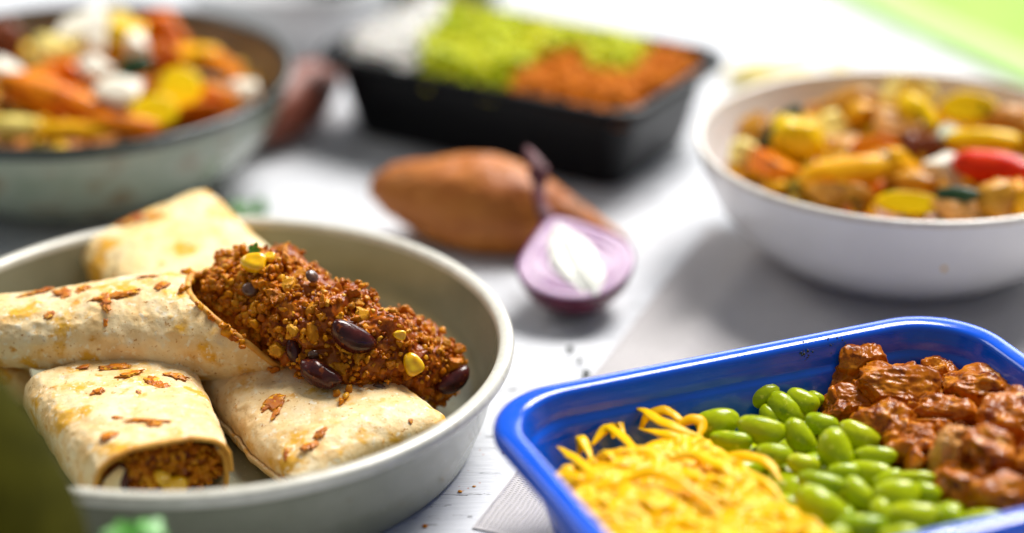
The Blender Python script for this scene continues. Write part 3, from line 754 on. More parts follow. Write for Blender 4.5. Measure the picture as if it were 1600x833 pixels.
def sprig(label, c, n, size, spread, h, seed):
    r_ = random.Random(seed); t_ = thing('herb_sprig', label, 'herb', (c[0], c[1], .0))
    for k in range(n):
        a = r_.uniform(0, 6.28); d = spread * math.sqrt(r_.random()); p = Vector((c[0] + d * math.cos(a), c[1] + d * .5 * math.sin(a), .1 + r_.uniform(.1, 1) * h))
        q = frame((r_.uniform(-.6, .6), r_.uniform(-.9, .2), 1), r_.uniform(0, 6.28)); s = size * r_.uniform(.7, 1.2)
        inst(LF[k % 2], 'leaf', p, q, (s, s, s), t_)
    m = Mesh()
    for k in range(3):
        a = r_.uniform(0, 6.28); V, f = tube([(c[0], c[1], .06), (c[0] + spread * .4 * math.cos(a), c[1] + spread * .3 * math.sin(a), .1 + h * .4), (c[0] + spread * .9 * math.cos(a), c[1] + spread * .5 * math.sin(a), .1 + h * .7)], [.06, .04], 10, 6); m.add(V, f)
    m.obj('stem', M['leaf'], t_)
sprig('small green herb sprig lying behind the plate', at(378, 327, .2), 7, .5, 1.0, .5, 3)
sprig('blurred bright green herb sprig in front of the plate at the bottom edge', at(238, 1020, .4), 11, .85, .8, 5.2, 4)

# filling seen in the mouth of the front burrito
T3v = (b3B - b3A).normalized(); S3 = T3v.cross(Vector((0, 0, 1)))
mm = Mesh(); V, f = ico(4); V = V * np.array([2.0, .5, 1.12]); V *= (1 + .12 * fbm(V * 1.5, 2, 3))[:, None]
V = V[:, [0]] * np.array(S3[:]) + V[:, [1]] * np.array(T3v[:]) + V[:, [2]] * np.array([0, 0, 1.]) + np.array((b3B - T3v * .75)[:])
mm.add(V, f)
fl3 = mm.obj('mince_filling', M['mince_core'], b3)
c3 = Mesh()
for i, (p, n) in enumerate(surf_samples(mm, 420, lambda p, n: Vector(n).dot(T3v) > .15)):
    r = rnd.uniform(.09, .24)
    if i < 150:
        o = inst(CRUMB[i % 14][2], 'crumb', p + n * .05, rq(), (r, r, r)); o.parent = fl3; o.location = [(p[k] + n[k] * .05 - fl3['base'][k]) * CM for k in range(3)]
    else:
        V, f = CR2[i % 10]; c3.add((V * r * .6) @ rmat(rq()).T + np.array((p + n * .1)[:]), f, rnd.random())
o = c3.obj('fine_crumbs', M['mince'], fl3, kind='stuff')
mouth = [mm.bvh()]
lay(CORN, 'corn_kernel', 268, 750, .42, 5, 'yellow corn kernel low in the mouth of the front burrito', 'corn kernel', 'corn kernels in the front burrito', .9, trees=mouth)
lay(CORN, 'corn_kernel', 250, 741, .3, 40, 'smaller corn kernel left of the other in the front burrito mouth', 'corn kernel', 'corn kernels in the front burrito', .9, trees=mouth)
lay(KB[0], 'kidney_bean', 190, 742, .5, 80, 'purplish bean at the left of the front burrito mouth', 'kidney bean', lift=.5, trees=mouth)

# ------------------------------------------------------------------ food in the blue tray
def WT(u, v, z): return BL + BU * u + BV * v + Vector((0, 0, z))
def loc_uv(p): d = Vector((p[0], p[1], 0)) - BL; return d.dot(BU), d.dot(BV)
def field(name, mat_, zf, inside, parent=None, label=None, cat=None, step=.12, u0=.9, u1=18, v0=.9, v1=12.7):
    us = np.arange(u0, u1, step); vs = np.arange(v0, v1, step); Ug, Vg = np.meshgrid(us, vs, indexing='ij')
    X = BL.x + BU.x * Ug + BV.x * Vg; Y = BL.y + BU.y * Ug + BV.y * Vg
    Z = zf(Ug, Vg, X, Y); m = Mesh(); m.add(np.stack([X, Y, Z], -1).reshape(-1, 3), grid_faces(len(us), len(vs), flip=True))
    return m
def sst(x, a, b): t_ = np.clip((x - a) / (b - a), 0, 1); return t_ * t_ * (3 - 2 * t_)
def edge_in(U, V): return np.minimum(np.minimum(U - 1.5, BLn - 1.5 - U), np.minimum(V - 1.5, BWd - 1.5 - V))
# boundaries between the foods in tray coordinates
def line_uv(p, q): a = loc_uv(p); b = loc_uv(q); return a, b
a1, a2 = line_uv(at(1085, 672, 2.8), at(1290, 833, 2.8)); c1, c2 = line_uv(at(1285, 632, 2.8), at(1585, 833, 2.8))
def side(U, V, a, b): return ((U - a[0]) * (b[1] - a[1]) - (V - a[1]) * (b[0] - a[0])) / math.hypot(b[0] - a[0], b[1] - a[1])
sR = 1 if side(1.5, 9, a1, a2) > 0 else -1
def rice_d(U, V): return sR * side(U, V, a1, a2)          # >0 inside the rice
def chick_d(U, V): return -sR * side(U, V, c1, c2)        # >0 inside the chicken
def zrice(U, V, X, Y):
    e = edge_in(U, V); d = rice_d(U, V)
    z = .35 + (2.65 + .35 * fbm(np.stack([U * .5, V * .5, 0 * U], -1), 2, 5)) * sst(d + .9, 0, 1.5) * sst(V, 1.2, 3.4)
    z = np.where(V < 2.8, z, z)
    z = np.maximum(z, .35 + 2.1 * sst(2.2 - U, 0, .6)); return z + .06 * fbm(np.stack([X * 1.2, Y * 1.2, 0 * X], -1), 2, 6)
rice = thing('yellow_rice', 'bright yellow shredded rice filling the left of the blue tray', 'rice', tuple(WT(4, 6, .3)))
m = field('rice', None, zrice, None, u0=1.38, u1=9.5, v0=1.95, v1=11.6); m.obj('rice_core', M['rice_core'], rice)
rbv = m
def strand(L_, wd, th_, curl, seed, twist=0):
    r_ = random.Random(seed); n = 14; P = []
    a = 0
    x = y = 0
    for k in range(5):
        P.append((x, y, .12 * math.sin(k * 1.7 + seed))); a += curl * (.7 + .6 * r_.random()); x += L_ / 4 * math.cos(a); y += L_ / 4 * math.sin(a)
    V, f = tube(P, [.35, .8, 1, 1, .9, .4], n, 8, ell=(wd / 2, th_ / 2)); c = V.mean(0)
    m = Mesh(); m.add(V - c, f)
    m.more([(7, 6, 5, 4), (7, 4, 3, 0), (3, 2, 1, 0)], 0); b = (n - 1) * 8; m.more([(b + 4, b + 5, b + 6, b + 7), (b + 0, b + 3, b + 4, b + 7), (b + 0, b + 1, b + 2, b + 3)], 0)
    return m
STR = [strand(rnd.uniform(1.1, 2.3), rnd.uniform(.24, .44), rnd.uniform(.10, .16), rnd.uniform(.05, .55) * rnd.choice((-1, 1)), k) for k in range(18)]
STM = [s.mesh('strand', M['strand']) for s in STR]
def zr1(u, v):
    X_ = BL.x + BU.x * u + BV.x * v; Y_ = BL.y + BU.y * u + BV.y * v
    return float(zrice(np.array([u]), np.array([v]), np.array([X_]), np.array([Y_]))[0])
rst = Mesh(); made = 0; tries = 0
while made < 1500 and tries < 9000:
    tries += 1
    u, v = rnd.uniform(1.5, 8.8), rnd.uniform(2.6, 11.4)
    if rice_d(u, v) < -.1: continue
    a = 6.5 * float(vnoise(np.array([[u * .30, v * .30, 0]]), 3)[0]) + rnd.gauss(0, .7); cu = rnd.gauss(0, .42); L_ = rnd.uniform(.6, 1.7); P = []; ok = True
    up_ = rnd.uniform(0, .20) if made < 290 else rnd.uniform(-.05, .14); arch = rnd.uniform(0, .12)
    for k in range(6):
        if u < 1.45 or v < 2.0 or v > 11.6 or rice_d(u, v) < -.3: ok = False; break
        P.append(tuple(WT(u, v, zr1(u, v) + up_ + arch * math.sin(k / 5 * math.pi)))); a += cu * rnd.uniform(.5, 1.4); u += L_ / 5 * math.cos(a); v += L_ / 5 * math.sin(a)
    if not ok: continue
    wd = rnd.choice((.09, .12, .16, .21, .26)); V, f = tube(P, [wd * .35, wd, wd * 1.1, wd, wd * .5], 16, 8, ell=(1, rnd.uniform(.38, .6)), up=(rnd.gauss(0, .3), rnd.gauss(0, .3), 1))
    V = V + .03 * fbm(V * 2.5, 2, made % 50)[:, None]
    if made < 290: ms_ = Mesh(); ms_.add(V, f); ms_.obj('strand', M['strand'], rice)
    else: rst.add(V, f, rnd.random())
    made += 1
rst.obj('strand_mass', M['strand'], rice, kind='stuff')
# upright loops at the sharp back corner of the rice
for k, pl in enumerate([[(985, 655, 2.9), (982, 640, 3.1), (990, 618, 3.6), (1004, 602, 4.0)],
                        [(1000, 676, 2.8), (1012, 655, 3.1), (1038, 648, 3.2), (1060, 662, 3.1), (1066, 674, 2.9)],
                        [(958, 690, 2.7), (955, 668, 3.0), (966, 655, 3.1), (975, 690, 2.8)],
                        [(1000, 672, 3.0), (1030, 682, 3.25), (1070, 690, 3.2), (1098, 695, 2.9)],
                        [(990, 640, 3.3), (1020, 655, 3.4), (1060, 675, 3.35), (1100, 690, 3.1)],
                        [(1055, 672, 3.0), (1080, 660, 3.2), (1098, 668, 3.1), (1090, 690, 2.9)],
                        [(905, 715, 2.7), (908, 690, 3.0), (915, 705, 2.9), (925, 725, 2.8)],
                        [(925, 700, 2.8), (950, 676, 3.1), (985, 700, 3.2), (1010, 735, 3.1)],
                        [(870, 705, 2.9), (900, 722, 3.1), (925, 745, 3.2), (950, 760, 3.1)],
                        [(1120, 722, 3.0), (1160, 716, 3.15), (1200, 730, 3.15), (1222, 756, 3.0)],
                        [(1110, 742, 3.0), (1150, 740, 3.15), (1190, 754, 3.2), (1228, 788, 3.0)],
                        [(950, 770, 3.2), (1010, 745, 3.5), (1070, 760, 3.5), (1120, 800, 3.2)],
                        [(1040, 725, 3.1), (1085, 715, 3.5), (1130, 735, 3.5), (1150, 770, 3.2)]]):
    P = [at(*a) for a in pl]; P = [p + Vector((0, 0, .12)) for p in P]
    V, f = tube(P, [.06, .18, .21, .17, .05] if k else [.09, .08, .06, .05], 26, 10, ell=(1, .32) if k else (1, 1), up=(.3, -.5, 1))
    V = V + .05 * fbm(V * 1.6, 2, k)[:, None]
    mm_ = Mesh(); mm_.add(V, f); mm_.obj('strand', M['strand'], rice)

# edamame
EDM = []
for k in range(6):
    v, f = ico(4); v *= np.array([1, .66 + .03 * (k % 3), .56]); v[:, 1] += .10 * (v[:, 0] ** 2) * (1 + .3 * (k % 2))
    sgn = np.exp(-((v[:, 1] - .62) / .09) ** 2) * np.exp(-(v[:, 0] / .5) ** 2); v[:, 1] -= .05 * sgn
    v *= (1 + .035 * fbm(v * 2.2 + k, 2, k))[:, None]; m_ = Mesh(); v *= (1 + .03 * (1 - 2 * np.abs(fbm(v * 3 + k * 2, 2, k + 5))))[:, None]; m_.add(v, f); EDM.append(m_.mesh('edamame_bean', M['edamame']))
beans = []   # (px, py, length px, angle, z, aspect)
Z4 = lambda X, Y: (1150 + X / 2.36, 480 + Y / 2.36)
for (X, Y, l, wd, a) in [(88, 330, 145, 90, -14), (212, 288, 105, 58, 0), (180, 378, 150, 98, 42), (243, 352, 125, 98, 25), (290, 340, 70, 75, 30), (95, 455, 180, 95, 14), (232, 478, 145, 98, 55),
                        (316, 432, 125, 78, 20), (452, 472, 155, 88, 25), (365, 530, 165, 125, 70), (515, 550, 150, 72, 6), (140, 543, 130, 76, 12), (247, 582, 120, 82, 12), (492, 612, 170, 85, 18),
                        (312, 650, 175, 78, 14), (455, 692, 150, 92, 52), (312, 740, 200, 132, 35), (592, 700, 165, 120, 0), (657, 635, 150, 62, 4), (665, 777, 190, 112, 8), (702, 684, 100, 72, 20),
                        (462, 812, 185, 95, 4), (792, 782, 120, 105, 45), (917, 792, 150, 85, 4), (600, 850, 150, 95, 0), (760, 860, 150, 95, -20), (350, 860, 150, 95, -20), (560, 640, 120, 75, -20), (400, 610, 120, 70, 0), (860, 860, 130, 90, 30), (1000, 850, 130, 80, 0), (120, 400, 90, 60, 60), (540, 760, 120, 80, 60)]:
    px, py = Z4(X, Y); beans.append((px, py, l / 2.36, a, wd / l))
for (X, Y, l, wd, a) in [(836, 356, 155, 96, 14), (915, 316, 120, 75, -10), (828, 440, 155, 100, -8), (737, 415, 70, 38, 0), (876, 505, 155, 74, 10)]:
    beans.append((760 + X / 2.295, 470 + Y / 2.295, l / 2.295, a, wd / l))
BLAB = {0: 'pale green bean right in front of the herb scrap', 1: 'small rearmost bean closest to the square-topped chicken chunk', 2: 'steeply tilted bean just in front of the rearmost small bean',
        4: 'half hidden bean touching the chicken at the back of the heap', 5: 'long curved bean in the middle left of the heap', 7: 'slim bean between the heap top and the dark chicken chunk',
        8: 'pale slanting bean against the dark chicken chunk', 9: 'largest upright bean in the centre of the heap', 10: 'slim bean lying level beside the dark chicken, right of the largest upright one',
        16: 'big blurred bean at the edge of the rice, lower left of the heap', 18: 'slim level bean at the chicken edge halfway down', 19: 'big blurred bean near the bottom edge of the picture',
        23: 'rightmost blurred bean at the bottom beside the chicken', 33: 'smooth leftmost large bean by the back wall of the tray', 34: 'pale speckled bean below the herb scrap, touching the wall', 35: 'large bean directly right of the rice peak',
        36: 'tiny dark bean peeping out behind the rice peak', 37: 'bean resting against the rice below the leftmost large bean'}
for i, (px, py, l, a, asp) in enumerate(beans):
    zc = 2.75 + rnd.uniform(-.12, .12) + (.12 if i < 12 else 0) - (.25 if asp * l < 26 else 0)
    p = at(px, py, zc); dist = (p - cam_o).length; hl = l / 2 * dist / FPX * 1.03
    to = (cam_o - p).normalized(); nn = (to * .75 + Vector((rnd.gauss(0, .12), rnd.gauss(0, .12), .45))).normalized()
    fl = min(1.25, asp / .66)
    o = inst(EDM[i % 6], 'edamame_bean', p, frame(nn, -R(a)), (hl, hl * fl, hl * max(.85, fl)))
    tag(o, BLAB.get(i, 'glossy green edamame bean in the heap between rice and chicken'), 'bean', 'edamame beans in the blue tray')
# lower layers of the heap
cnt = 0; tries = 0; placed = []
while cnt < 95 and tries < 5000:
    tries += 1
    u = rnd.uniform(3, 16.5); v = rnd.uniform(1.9, 11.8)
    if rice_d(u, v) > .1 or chick_d(u, v) > .1: continue
    lay_ = cnt % 2; zz = 1.25 if lay_ else 1.95
    p = WT(u, v, zz + rnd.uniform(-.15, .15))
    if any((p - q).length < .82 for q in placed): continue
    placed.append(p); s = rnd.uniform(.72, .86)
    o = inst(EDM[cnt % 6], 'edamame_bean', p, frame((rnd.gauss(0, .4), rnd.gauss(0, .4), 1), rnd.uniform(0, 6.28)), (s, s, s))
    tag(o, 'glossy green edamame bean in the heap between rice and chicken', 'bean', 'edamame beans in the blue tray'); cnt += 1
# bean beds nothing but small leaf scrap
o = inst(LF[1], 'herb_leaf', at(1177, 588, 3.55), frame((.1, -1, .35), R(125)), (.42, .30, .5)); tag(o, 'small green leaf scrap standing on the beans by the tray wall', 'herb leaf')

# chicken
def zch(U, V, X, Y):
    e = edge_in(U, V); d = chick_d(U, V)
    return .3 + 2.25 * sst(np.minimum(e + 1.2, d + .7), 0, 1.6) + .22 * fbm(np.stack([X * 1.1, Y * 1.1, 0 * X], -1), 3, 16)
m = field('sauce', None, zch, None, u0=6.0, u1=16.9, v0=1.95, v1=11.6)
sau = m.obj('chicken_sauce', M['chicken_sauce'], origin=tuple(WT(13, 5, .3))); tag(sau, 'orange brown sauce pooled under the chicken chunks', 'sauce')
ch = [ # px,py,width px,height px,z,angle,boxiness,label,mat
 (1332, 585, 96, 88, 3.0, 8, .8, 'square-topped chicken chunk nearest the back wall of the blue tray', 'chicken'),
 (1402, 612, 112, 100, 3.05, 35, .85, 'broad saucy chicken chunk right of the square-topped one', 'chicken'),
 (1466, 590, 60, 66, 2.9, 60, .8, 'small crumbly chicken piece standing between two larger chunks', 'chicken'),
 (1534, 622, 112, 86, 3.0, 22, .8, 'chicken chunk with pale patches at the right back of the tray', 'chicken'),
 (1590, 668, 100, 110, 3.0, 50, .85, 'saucy chicken chunk cut by the right edge of the picture', 'chicken'),
 (1322, 645, 86, 60, 2.5, 10, .9, 'low chicken chunk beside the upper edamame beans', 'chicken'),
 (1378, 672, 96, 76, 2.6, 30, .9, 'dark saucy chicken chunk bordering the beans halfway down', 'chicken'),
 (1432, 700, 78, 70, 2.5, 50, .9, 'small chicken chunk left of the pale strip', 'chicken'),
 (1490, 706, 62, 96, 3.05, 80, .75, 'pale strip of chicken standing upright in the sauce', 'chicken_pale'),
 (1476, 652, 86, 60, 2.9, 20, .85, 'folded chicken piece behind the pale strip', 'chicken'),
 (1548, 725, 88, 92, 2.9, 30, .85, 'rounded chicken chunk right of the pale strip', 'chicken'),
 (1500, 768, 90, 62, 2.5, 12, .9, 'blurred chicken chunk below the pale strip', 'chicken'),
 (1572, 790, 96, 76, 2.7, 5, .9, 'blurred chicken chunk nearest the lower right corner', 'chicken'),
 (1640, 740, 100, 90, 2.9, 5, .9, 'chicken chunk mostly outside the right edge of the picture', 'chicken'),
 (1640, 610, 90, 80, 2.7, 5, .9, 'chicken chunk in the far right corner of the blue tray', 'chicken')]
for i, (px, py, wd, ht, z, an, pw, lab, mt) in enumerate(ch):
    z += .3; p = at(px, py, z - .25); s = (p - cam_o).length / FPX
    v, f = ico(6 if i < 11 else 5); v = np.sign(v) * np.abs(v) ** pw; v = chip(v, 70 + i, 9, .72, .95); n_ = v / np.linalg.norm(v, axis=1, keepdims=True)
    fib = np.array([1.4, 7, 5]) if i % 2 else np.array([6, 1.6, 5])
    d = 1 + .34 * fbm(n_ * 1.2 + i * 5, 2, i) + .10 * (1 - 2 * np.abs(fbm(n_ * 1.9 + i, 2, i + 30))) + .04 * (1 - 2 * np.abs(fbm(n_ * fib + i, 2, i + 50))) + .05 * fbm(n_ * 8, 3, i + 70)
    hx = wd / 2 * s * 1.08; hz = ht / 2 * s * 1.08
    v = v * d[:, None] * np.array([hx, (hx + hz) / 2 * .9, hz * .95])
    q = frame(Vector((0, -.35, 1)), -R(an) * .4)
    v = v @ rmat(q).T
    m = Mesh(); m.add(v + np.array(p[:]), f)
    o = m.obj('chicken_chunk', M[mt], origin=tuple(p)); tag(o, lab, 'chicken', 'chicken chunks in the blue tray')

lump = Mesh()
for i in range(620):
    px, py = rnd.uniform(1285, 1640), rnd.uniform(560, 850)
    p = at(px, py, 2.75 + rnd.uniform(-.25, .35)); u, v = loc_uv(p)
    if chick_d(u, v) < .2 or v < 2.1 or u > 17: continue
    r = rnd.choice((.12, .2, .3, .42)); V, f = blob(3, (1, 1, 1), .45, 1.6, i, 3, fine=.1, ffreq=3); V = chip(V, i, 8, .45, .85) * np.array([r * rnd.uniform(.8, 1.8), r, r * .8])
    lump.add(V @ rmat(rq()).T + np.array(p[:]), f)
o = lump.obj('chicken_shreds', M['chicken'], kind='stuff', origin=tuple(WT(13, 5, .3))); o['label'] = 'small saucy shreds of chicken filling the gaps between the chunks'; o['category'] = 'chicken shreds'

# ------------------------------------------------------------------ black tray food
def WK(u, v, z): return kc + KU * u + KV * v + Vector((0, 0, z))
km = Mesh(); us = np.linspace(-KL / 2 + .95, KL / 2 - .95, 60); vs = np.linspace(-KW / 2 + .95, KW / 2 - .95, 40); Ug, Vg = np.meshgrid(us, vs, indexing='ij')
Xg = kc.x + KU.x * Ug + KV.x * Vg; Yg = kc.y + KU.y * Ug + KV.y * Vg
ed = np.minimum(KL / 2 - .8 - np.abs(Ug), KW / 2 - .8 - np.abs(Vg))
Zg = 3.55 + .55 * sst(ed, 0, 1.2) + .2 * fbm(np.stack([Xg * .5, Yg * .5, 0 * Xg], -1), 2, 3)
kf = Mesh(); kf.add(np.stack([Xg, Yg, Zg], -1).reshape(-1, 3), grid_faces(60, 40, flip=True))
def inpoly(x, y, P):
    c = False
    for (x0, y0), (x1, y1) in zip(P, P[1:] + P[:1]):
        if (y0 > y) != (y1 > y) and x < (x1 - x0) * (y - y0) / (y1 - y0) + x0: c = not c
    return c
PR_ = [tuple(at(a, b, 4.3)[:2]) for a, b in [(480, 60), (560, 120), (655, 122), (655, 85), (690, 40), (700, -40), (520, -20)]]
PM_ = [tuple(at(a, b, 4.3)[:2]) for a, b in [(770, 180), (800, 118), (850, 92), (905, 84), (935, 118), (985, 112), (1012, 75), (1020, 45), (1180, 60), (1000, 220)]]
def region(p): return 0 if inpoly(p[0], p[1], PR_) else (2 if inpoly(p[0], p[1], PM_) else 1)
def k_in(p, n):
    d = Vector((p[0], p[1], 0)) - kc; u = d.dot(KU); v = d.dot(KV)
    cu, cv = abs(u) - (KL / 2 - 2.6), abs(v) - (KW / 2 - 2.6)
    return max(cu, cv) < 1.35 and (cu < 0 or cv < 0 or math.hypot(cu, cv) < 1.35)
S = surf_samples(kf, 3800, k_in)
names = [('white_rice', M['rice'], 'mound of blurred white rice at the left end of the black tray', 'rice'),
         ('chopped_greens', M['greens'], 'lime green chopped vegetables in the middle of the black tray', 'vegetables'),
         ('orange_mince', M['mince_orange'], 'orange brown mince at the right end of the black tray', 'mince')]
ms = [Mesh(), Mesh(), Mesh()]; V0, F3, F4 = kf.data()
for fc in F4:
    c = V0[fc].mean(0); k = region(c); ms[k].add(V0[fc] - [0, 0, .05], [(0, 1, 2, 3)], .3)
for i, (p, n) in enumerate(S):
    k = region(p)
    if n.z < 0: n = -n
    V, f = CR2[i % 10]
    if k == 0: dm = np.array([.42, .16, .16]); lift = rnd.uniform(0, .95)
    elif k == 1: dm = np.array([.48, .34, .26]) * rnd.uniform(.7, 1.3); lift = rnd.uniform(0, .6)
    else: dm = np.array([.28, .25, .22]) * rnd.uniform(.6, 1.2); lift = rnd.uniform(0, .35)
    ms[k].add((V * dm) @ rmat(rq()).T + np.array((p + n * lift)[:]), f, rnd.random())
for k in range(3):
    o = ms[k].obj(names[k][0], names[k][1], kind='stuff'); o['label'] = names[k][2]; o['category'] = names[k][3]

# ------------------------------------------------------------------ vegetables in the bowls
def bowl_core(c, r, z, lab):
    m = Mesh(); V, f = lathe([(0, z + .5), (r * .5, z + .4), (r * .85, z - .1), (r, z - .6), (r * .8, z - 1.6), (0, z - 2.2)], 64, (c[0], c[1], 0))
    V[:, 2] += .25 * fbm(V * .8, 2, 3); m.add(V, f[:, ::-1]); o = m.obj('vegetable_sauce', M['bowl_food_core'], origin=(c[0], c[1], z)); tag(o, lab, 'sauce')
M['bits'] = mat('roasted_vegetable_bits', [(.60, .20, .0), (.82, .40, .0)], 2, .3, spec=.2, bump=.3, bscale=4, bdist=.05,
                tint=[(.78, .26, .0), (.84, .50, .0), (.30, .06, .0), (.86, .54, .0), (.015, .04, .008), (.62, .11, .0), (.86, .54, .0), (.02, .04, .01), (.40, .12, .0)], tmix=.9)
def bits(c, r, z, n, lab):
    m = Mesh()
    for i in range(n):
        a = rnd.uniform(0, 6.283); d = r * math.sqrt(rnd.random()); zz = z + .55 - .9 * (d / r) ** 3 + rnd.uniform(-.1, .6 * (1 - d / r) + .1)
        q = rnd.uniform(.2, .62); V, f = CR2[i % 10]
        m.add((V * q * np.array([rnd.uniform(.8, 1.5), .9, .8])) @ rmat(rq()).T + np.array([c[0] + d * math.cos(a), c[1] + d * math.sin(a), zz]), f, rnd.random())
    o = m.obj('vegetable_bits', M['bits'], origin=(c[0], c[1], z), kind='stuff'); o['label'] = lab; o['category'] = 'vegetables'
bits(LC, 8.4, 3.9, 420, 'small mixed roasted vegetable bits between the larger pieces in the green bowl')
bits(RC, 7.4, 3.9, 420, 'small mixed roasted vegetable bits between the larger pieces in the white bowl')
bowl_core(LC, 8.7, 3.9, 'saucy vegetable base heaped in the pale green bowl')
bowl_core(RC, 7.7, 3.9, 'saucy vegetable base heaped in the white bowl')
def veg_piece(kind, px, py, wd, ht, an, z, mt, name, label, cat, seed, group):
    p = at(px, py, z); s = (p - cam_o).length / FPX; hx, hz = wd / 2 * s, ht / 2 * s
    to = (cam_o - p).normalized(); m = Mesh()
    if kind == 'long':      # tapered wedge along X
        v, f = ico(4); v[:, 2] += .25 * v[:, 0] ** 2; v = v * (1 + .12 * fbm(v * 1.5 + seed, 2, seed))[:, None] * np.array([hx, hz, hz * .8])
    elif kind == 'slice':   # thick round slice with flat faces
        v, f = ico(4); v = v * np.array([1, 1, 1]); z_ = np.clip(v[:, 2] * 2.2, -1, 1) * .36; v[:, 2] = z_; v = v * (1 + .06 * fbm(v * 1.5 + seed, 2, seed))[:, None] * np.array([hx, hz, hx * .8])
    elif kind == 'cube':
        v, f = ico(4); v = chip(v * 1.1, seed, 10, .5, .85); v = v / .8 * (1 + .16 * fbm(v * 1.3 + seed, 3, seed))[:, None] * np.array([hx, hz, (hx + hz) * .42]) * .82
    else:
        v, f = ico(4); v = chip(v, seed, 8, .55, .85) * 1.2; v = v * (1 + .26 * fbm(v * 1.4 + seed, 3, seed))[:, None] * np.array([hx, hz, (hx + hz) * .42])
    nn = (to + Vector((rnd.gauss(0, .12), rnd.gauss(0, .12), .35))).normalized()
    v = v @ rmat(frame(nn, -R(an))).T; m.add(v + np.array(p[:]), f)
    o = m.obj(name, M[mt], origin=tuple(p)); tag(o, label, cat, group)
LG = 'vegetable pieces in the pale green bowl'; RG = 'vegetable pieces in the white bowl'
Lp = [('long', 95, 160, 210, 62, 20, 4.9, 'roast_orange', 'carrot_wedge', 'long orange carrot wedge sloping down at the front of the green bowl', 'carrot'),
 ('long', 25, 198, 90, 36, 3, 4.8, 'pale_yellow', 'squash_slice', 'pale yellow slice at the near left rim of the green bowl', 'squash'),
 ('cube', 130, 58, 70, 105, 12, 6.4, 'feta', 'feta_block', 'tallest white cheese block topping the green bowl', 'cheese'),
 ('cube', 22, 118, 72, 54, 25, 5.8, 'feta', 'feta_block', 'white cheese block at the left edge above the carrot wedge', 'cheese'),
 ('cube', 190, 145, 76, 52, 0, 5.4, 'feta', 'feta_block', 'white cheese block in front of the yellow squash slices', 'cheese'),
 ('lump', 383, 141, 44, 36, 10, 4.7, 'feta', 'feta_crumb', 'small cream cheese crumb by the right inner wall of the green bowl', 'cheese'),
 ('slice', 280, 142, 72, 82, 10, 5.3, 'roast_yellow', 'squash_slice', 'round bright yellow squash slice right of the white cheese', 'squash'),
 ('slice', 240, 176, 78, 56, -10, 5.0, 'roast_yellow', 'squash_slice', 'lower yellow squash slice at the near rim of the green bowl', 'squash'),
 ('lump', 78, 85, 72, 74, 0, 5.9, 'pale_yellow', 'squash_chunk', 'yellow squash chunk left of the tallest cheese block', 'squash'),
 ('lump', 194, 62, 60, 78, 60, 6.0, 'roast_yellow', 'squash_chunk', 'yellow squash chunk right of the tallest cheese block', 'squash'),
 ('lump', 215, 72, 34, 44, 0, 6.2, 'feta', 'feta_crumb', 'small pale cheese crumb on the upper yellow chunk', 'cheese'),
 ('lump', 178, 38, 60, 44, 0, 5.8, 'pale_yellow', 'squash_chunk', 'pale squash chunk behind the tallest cheese block', 'squash'),
 ('lump', 257, 52, 74, 52, 10, 5.6, 'roast_red_orange', 'pumpkin_chunk', 'rearmost deep orange pumpkin chunk in the green bowl', 'pumpkin'),
 ('cube', 262, 88, 84, 52, 15, 5.6, 'roast_red_orange', 'pumpkin_chunk', 'deep orange pumpkin chunk behind the round squash slice', 'pumpkin'),
 ('lump', 318, 92, 72, 56, 20, 5.4, 'amber', 'pumpkin_chunk', 'amber pumpkin chunk with light edges on the right of the heap', 'pumpkin'),
 ('lump', 348, 108, 60, 36, 30, 5.1, 'roast_orange', 'pumpkin_chunk', 'orange pumpkin chunk next to the right inner wall', 'pumpkin'),
 ('cube', 338, 155, 60, 48, 5, 4.8, 'roast_orange', 'carrot_piece', 'small orange carrot piece by the cream cheese crumb', 'carrot'),
 ('long', 212, 104, 58, 34, -20, 6.1, 'dark_greens', 'spinach_leaf', 'dark green leaf between cheese and squash in the green bowl', 'spinach'),
 ('long', 322, 122, 66, 16, 5, 5.2, 'dark_greens', 'spinach_leaf', 'thin dark green strip across the right of the green bowl', 'spinach'),
 ('lump', 0, 66, 56, 56, 0, 5.7, 'dark_red_brown', 'beetroot_chunk', 'dark reddish brown chunk at the left edge of the picture', 'beetroot'),
 ('long', 120, 205, 130, 30, -3, 4.7, 'amber', 'squash_strip', 'amber strip along the near rim below the carrot wedge', 'squash'),
 ('long', 190, 195, 120, 34, 4, 4.8, 'roast_orange', 'carrot_strip', 'orange carrot strip right of the amber strip', 'carrot'),
 ('lump', 295, 178, 84, 26, -10, 4.6, 'roast_red_orange', 'pumpkin_strip', 'orange red strip along the near right rim of the green bowl', 'pumpkin'),
 ('lump', 115, 118, 66, 50, 30, 5.5, 'roast_red_orange', 'pumpkin_chunk', 'brownish orange chunk between carrot wedge and tallest cheese', 'pumpkin'),
 ('lump', 60, 130, 70, 46, 0, 5.3, 'roast_orange', 'pumpkin_chunk', 'orange chunk directly behind the carrot wedge', 'pumpkin'),
 ('lump', 150, 108, 50, 36, 0, 5.9, 'feta', 'feta_crumb', 'cream cheese crumb under the tallest cheese block', 'cheese')]
for i, a in enumerate(Lp): veg_piece(*a, i + 300, LG)
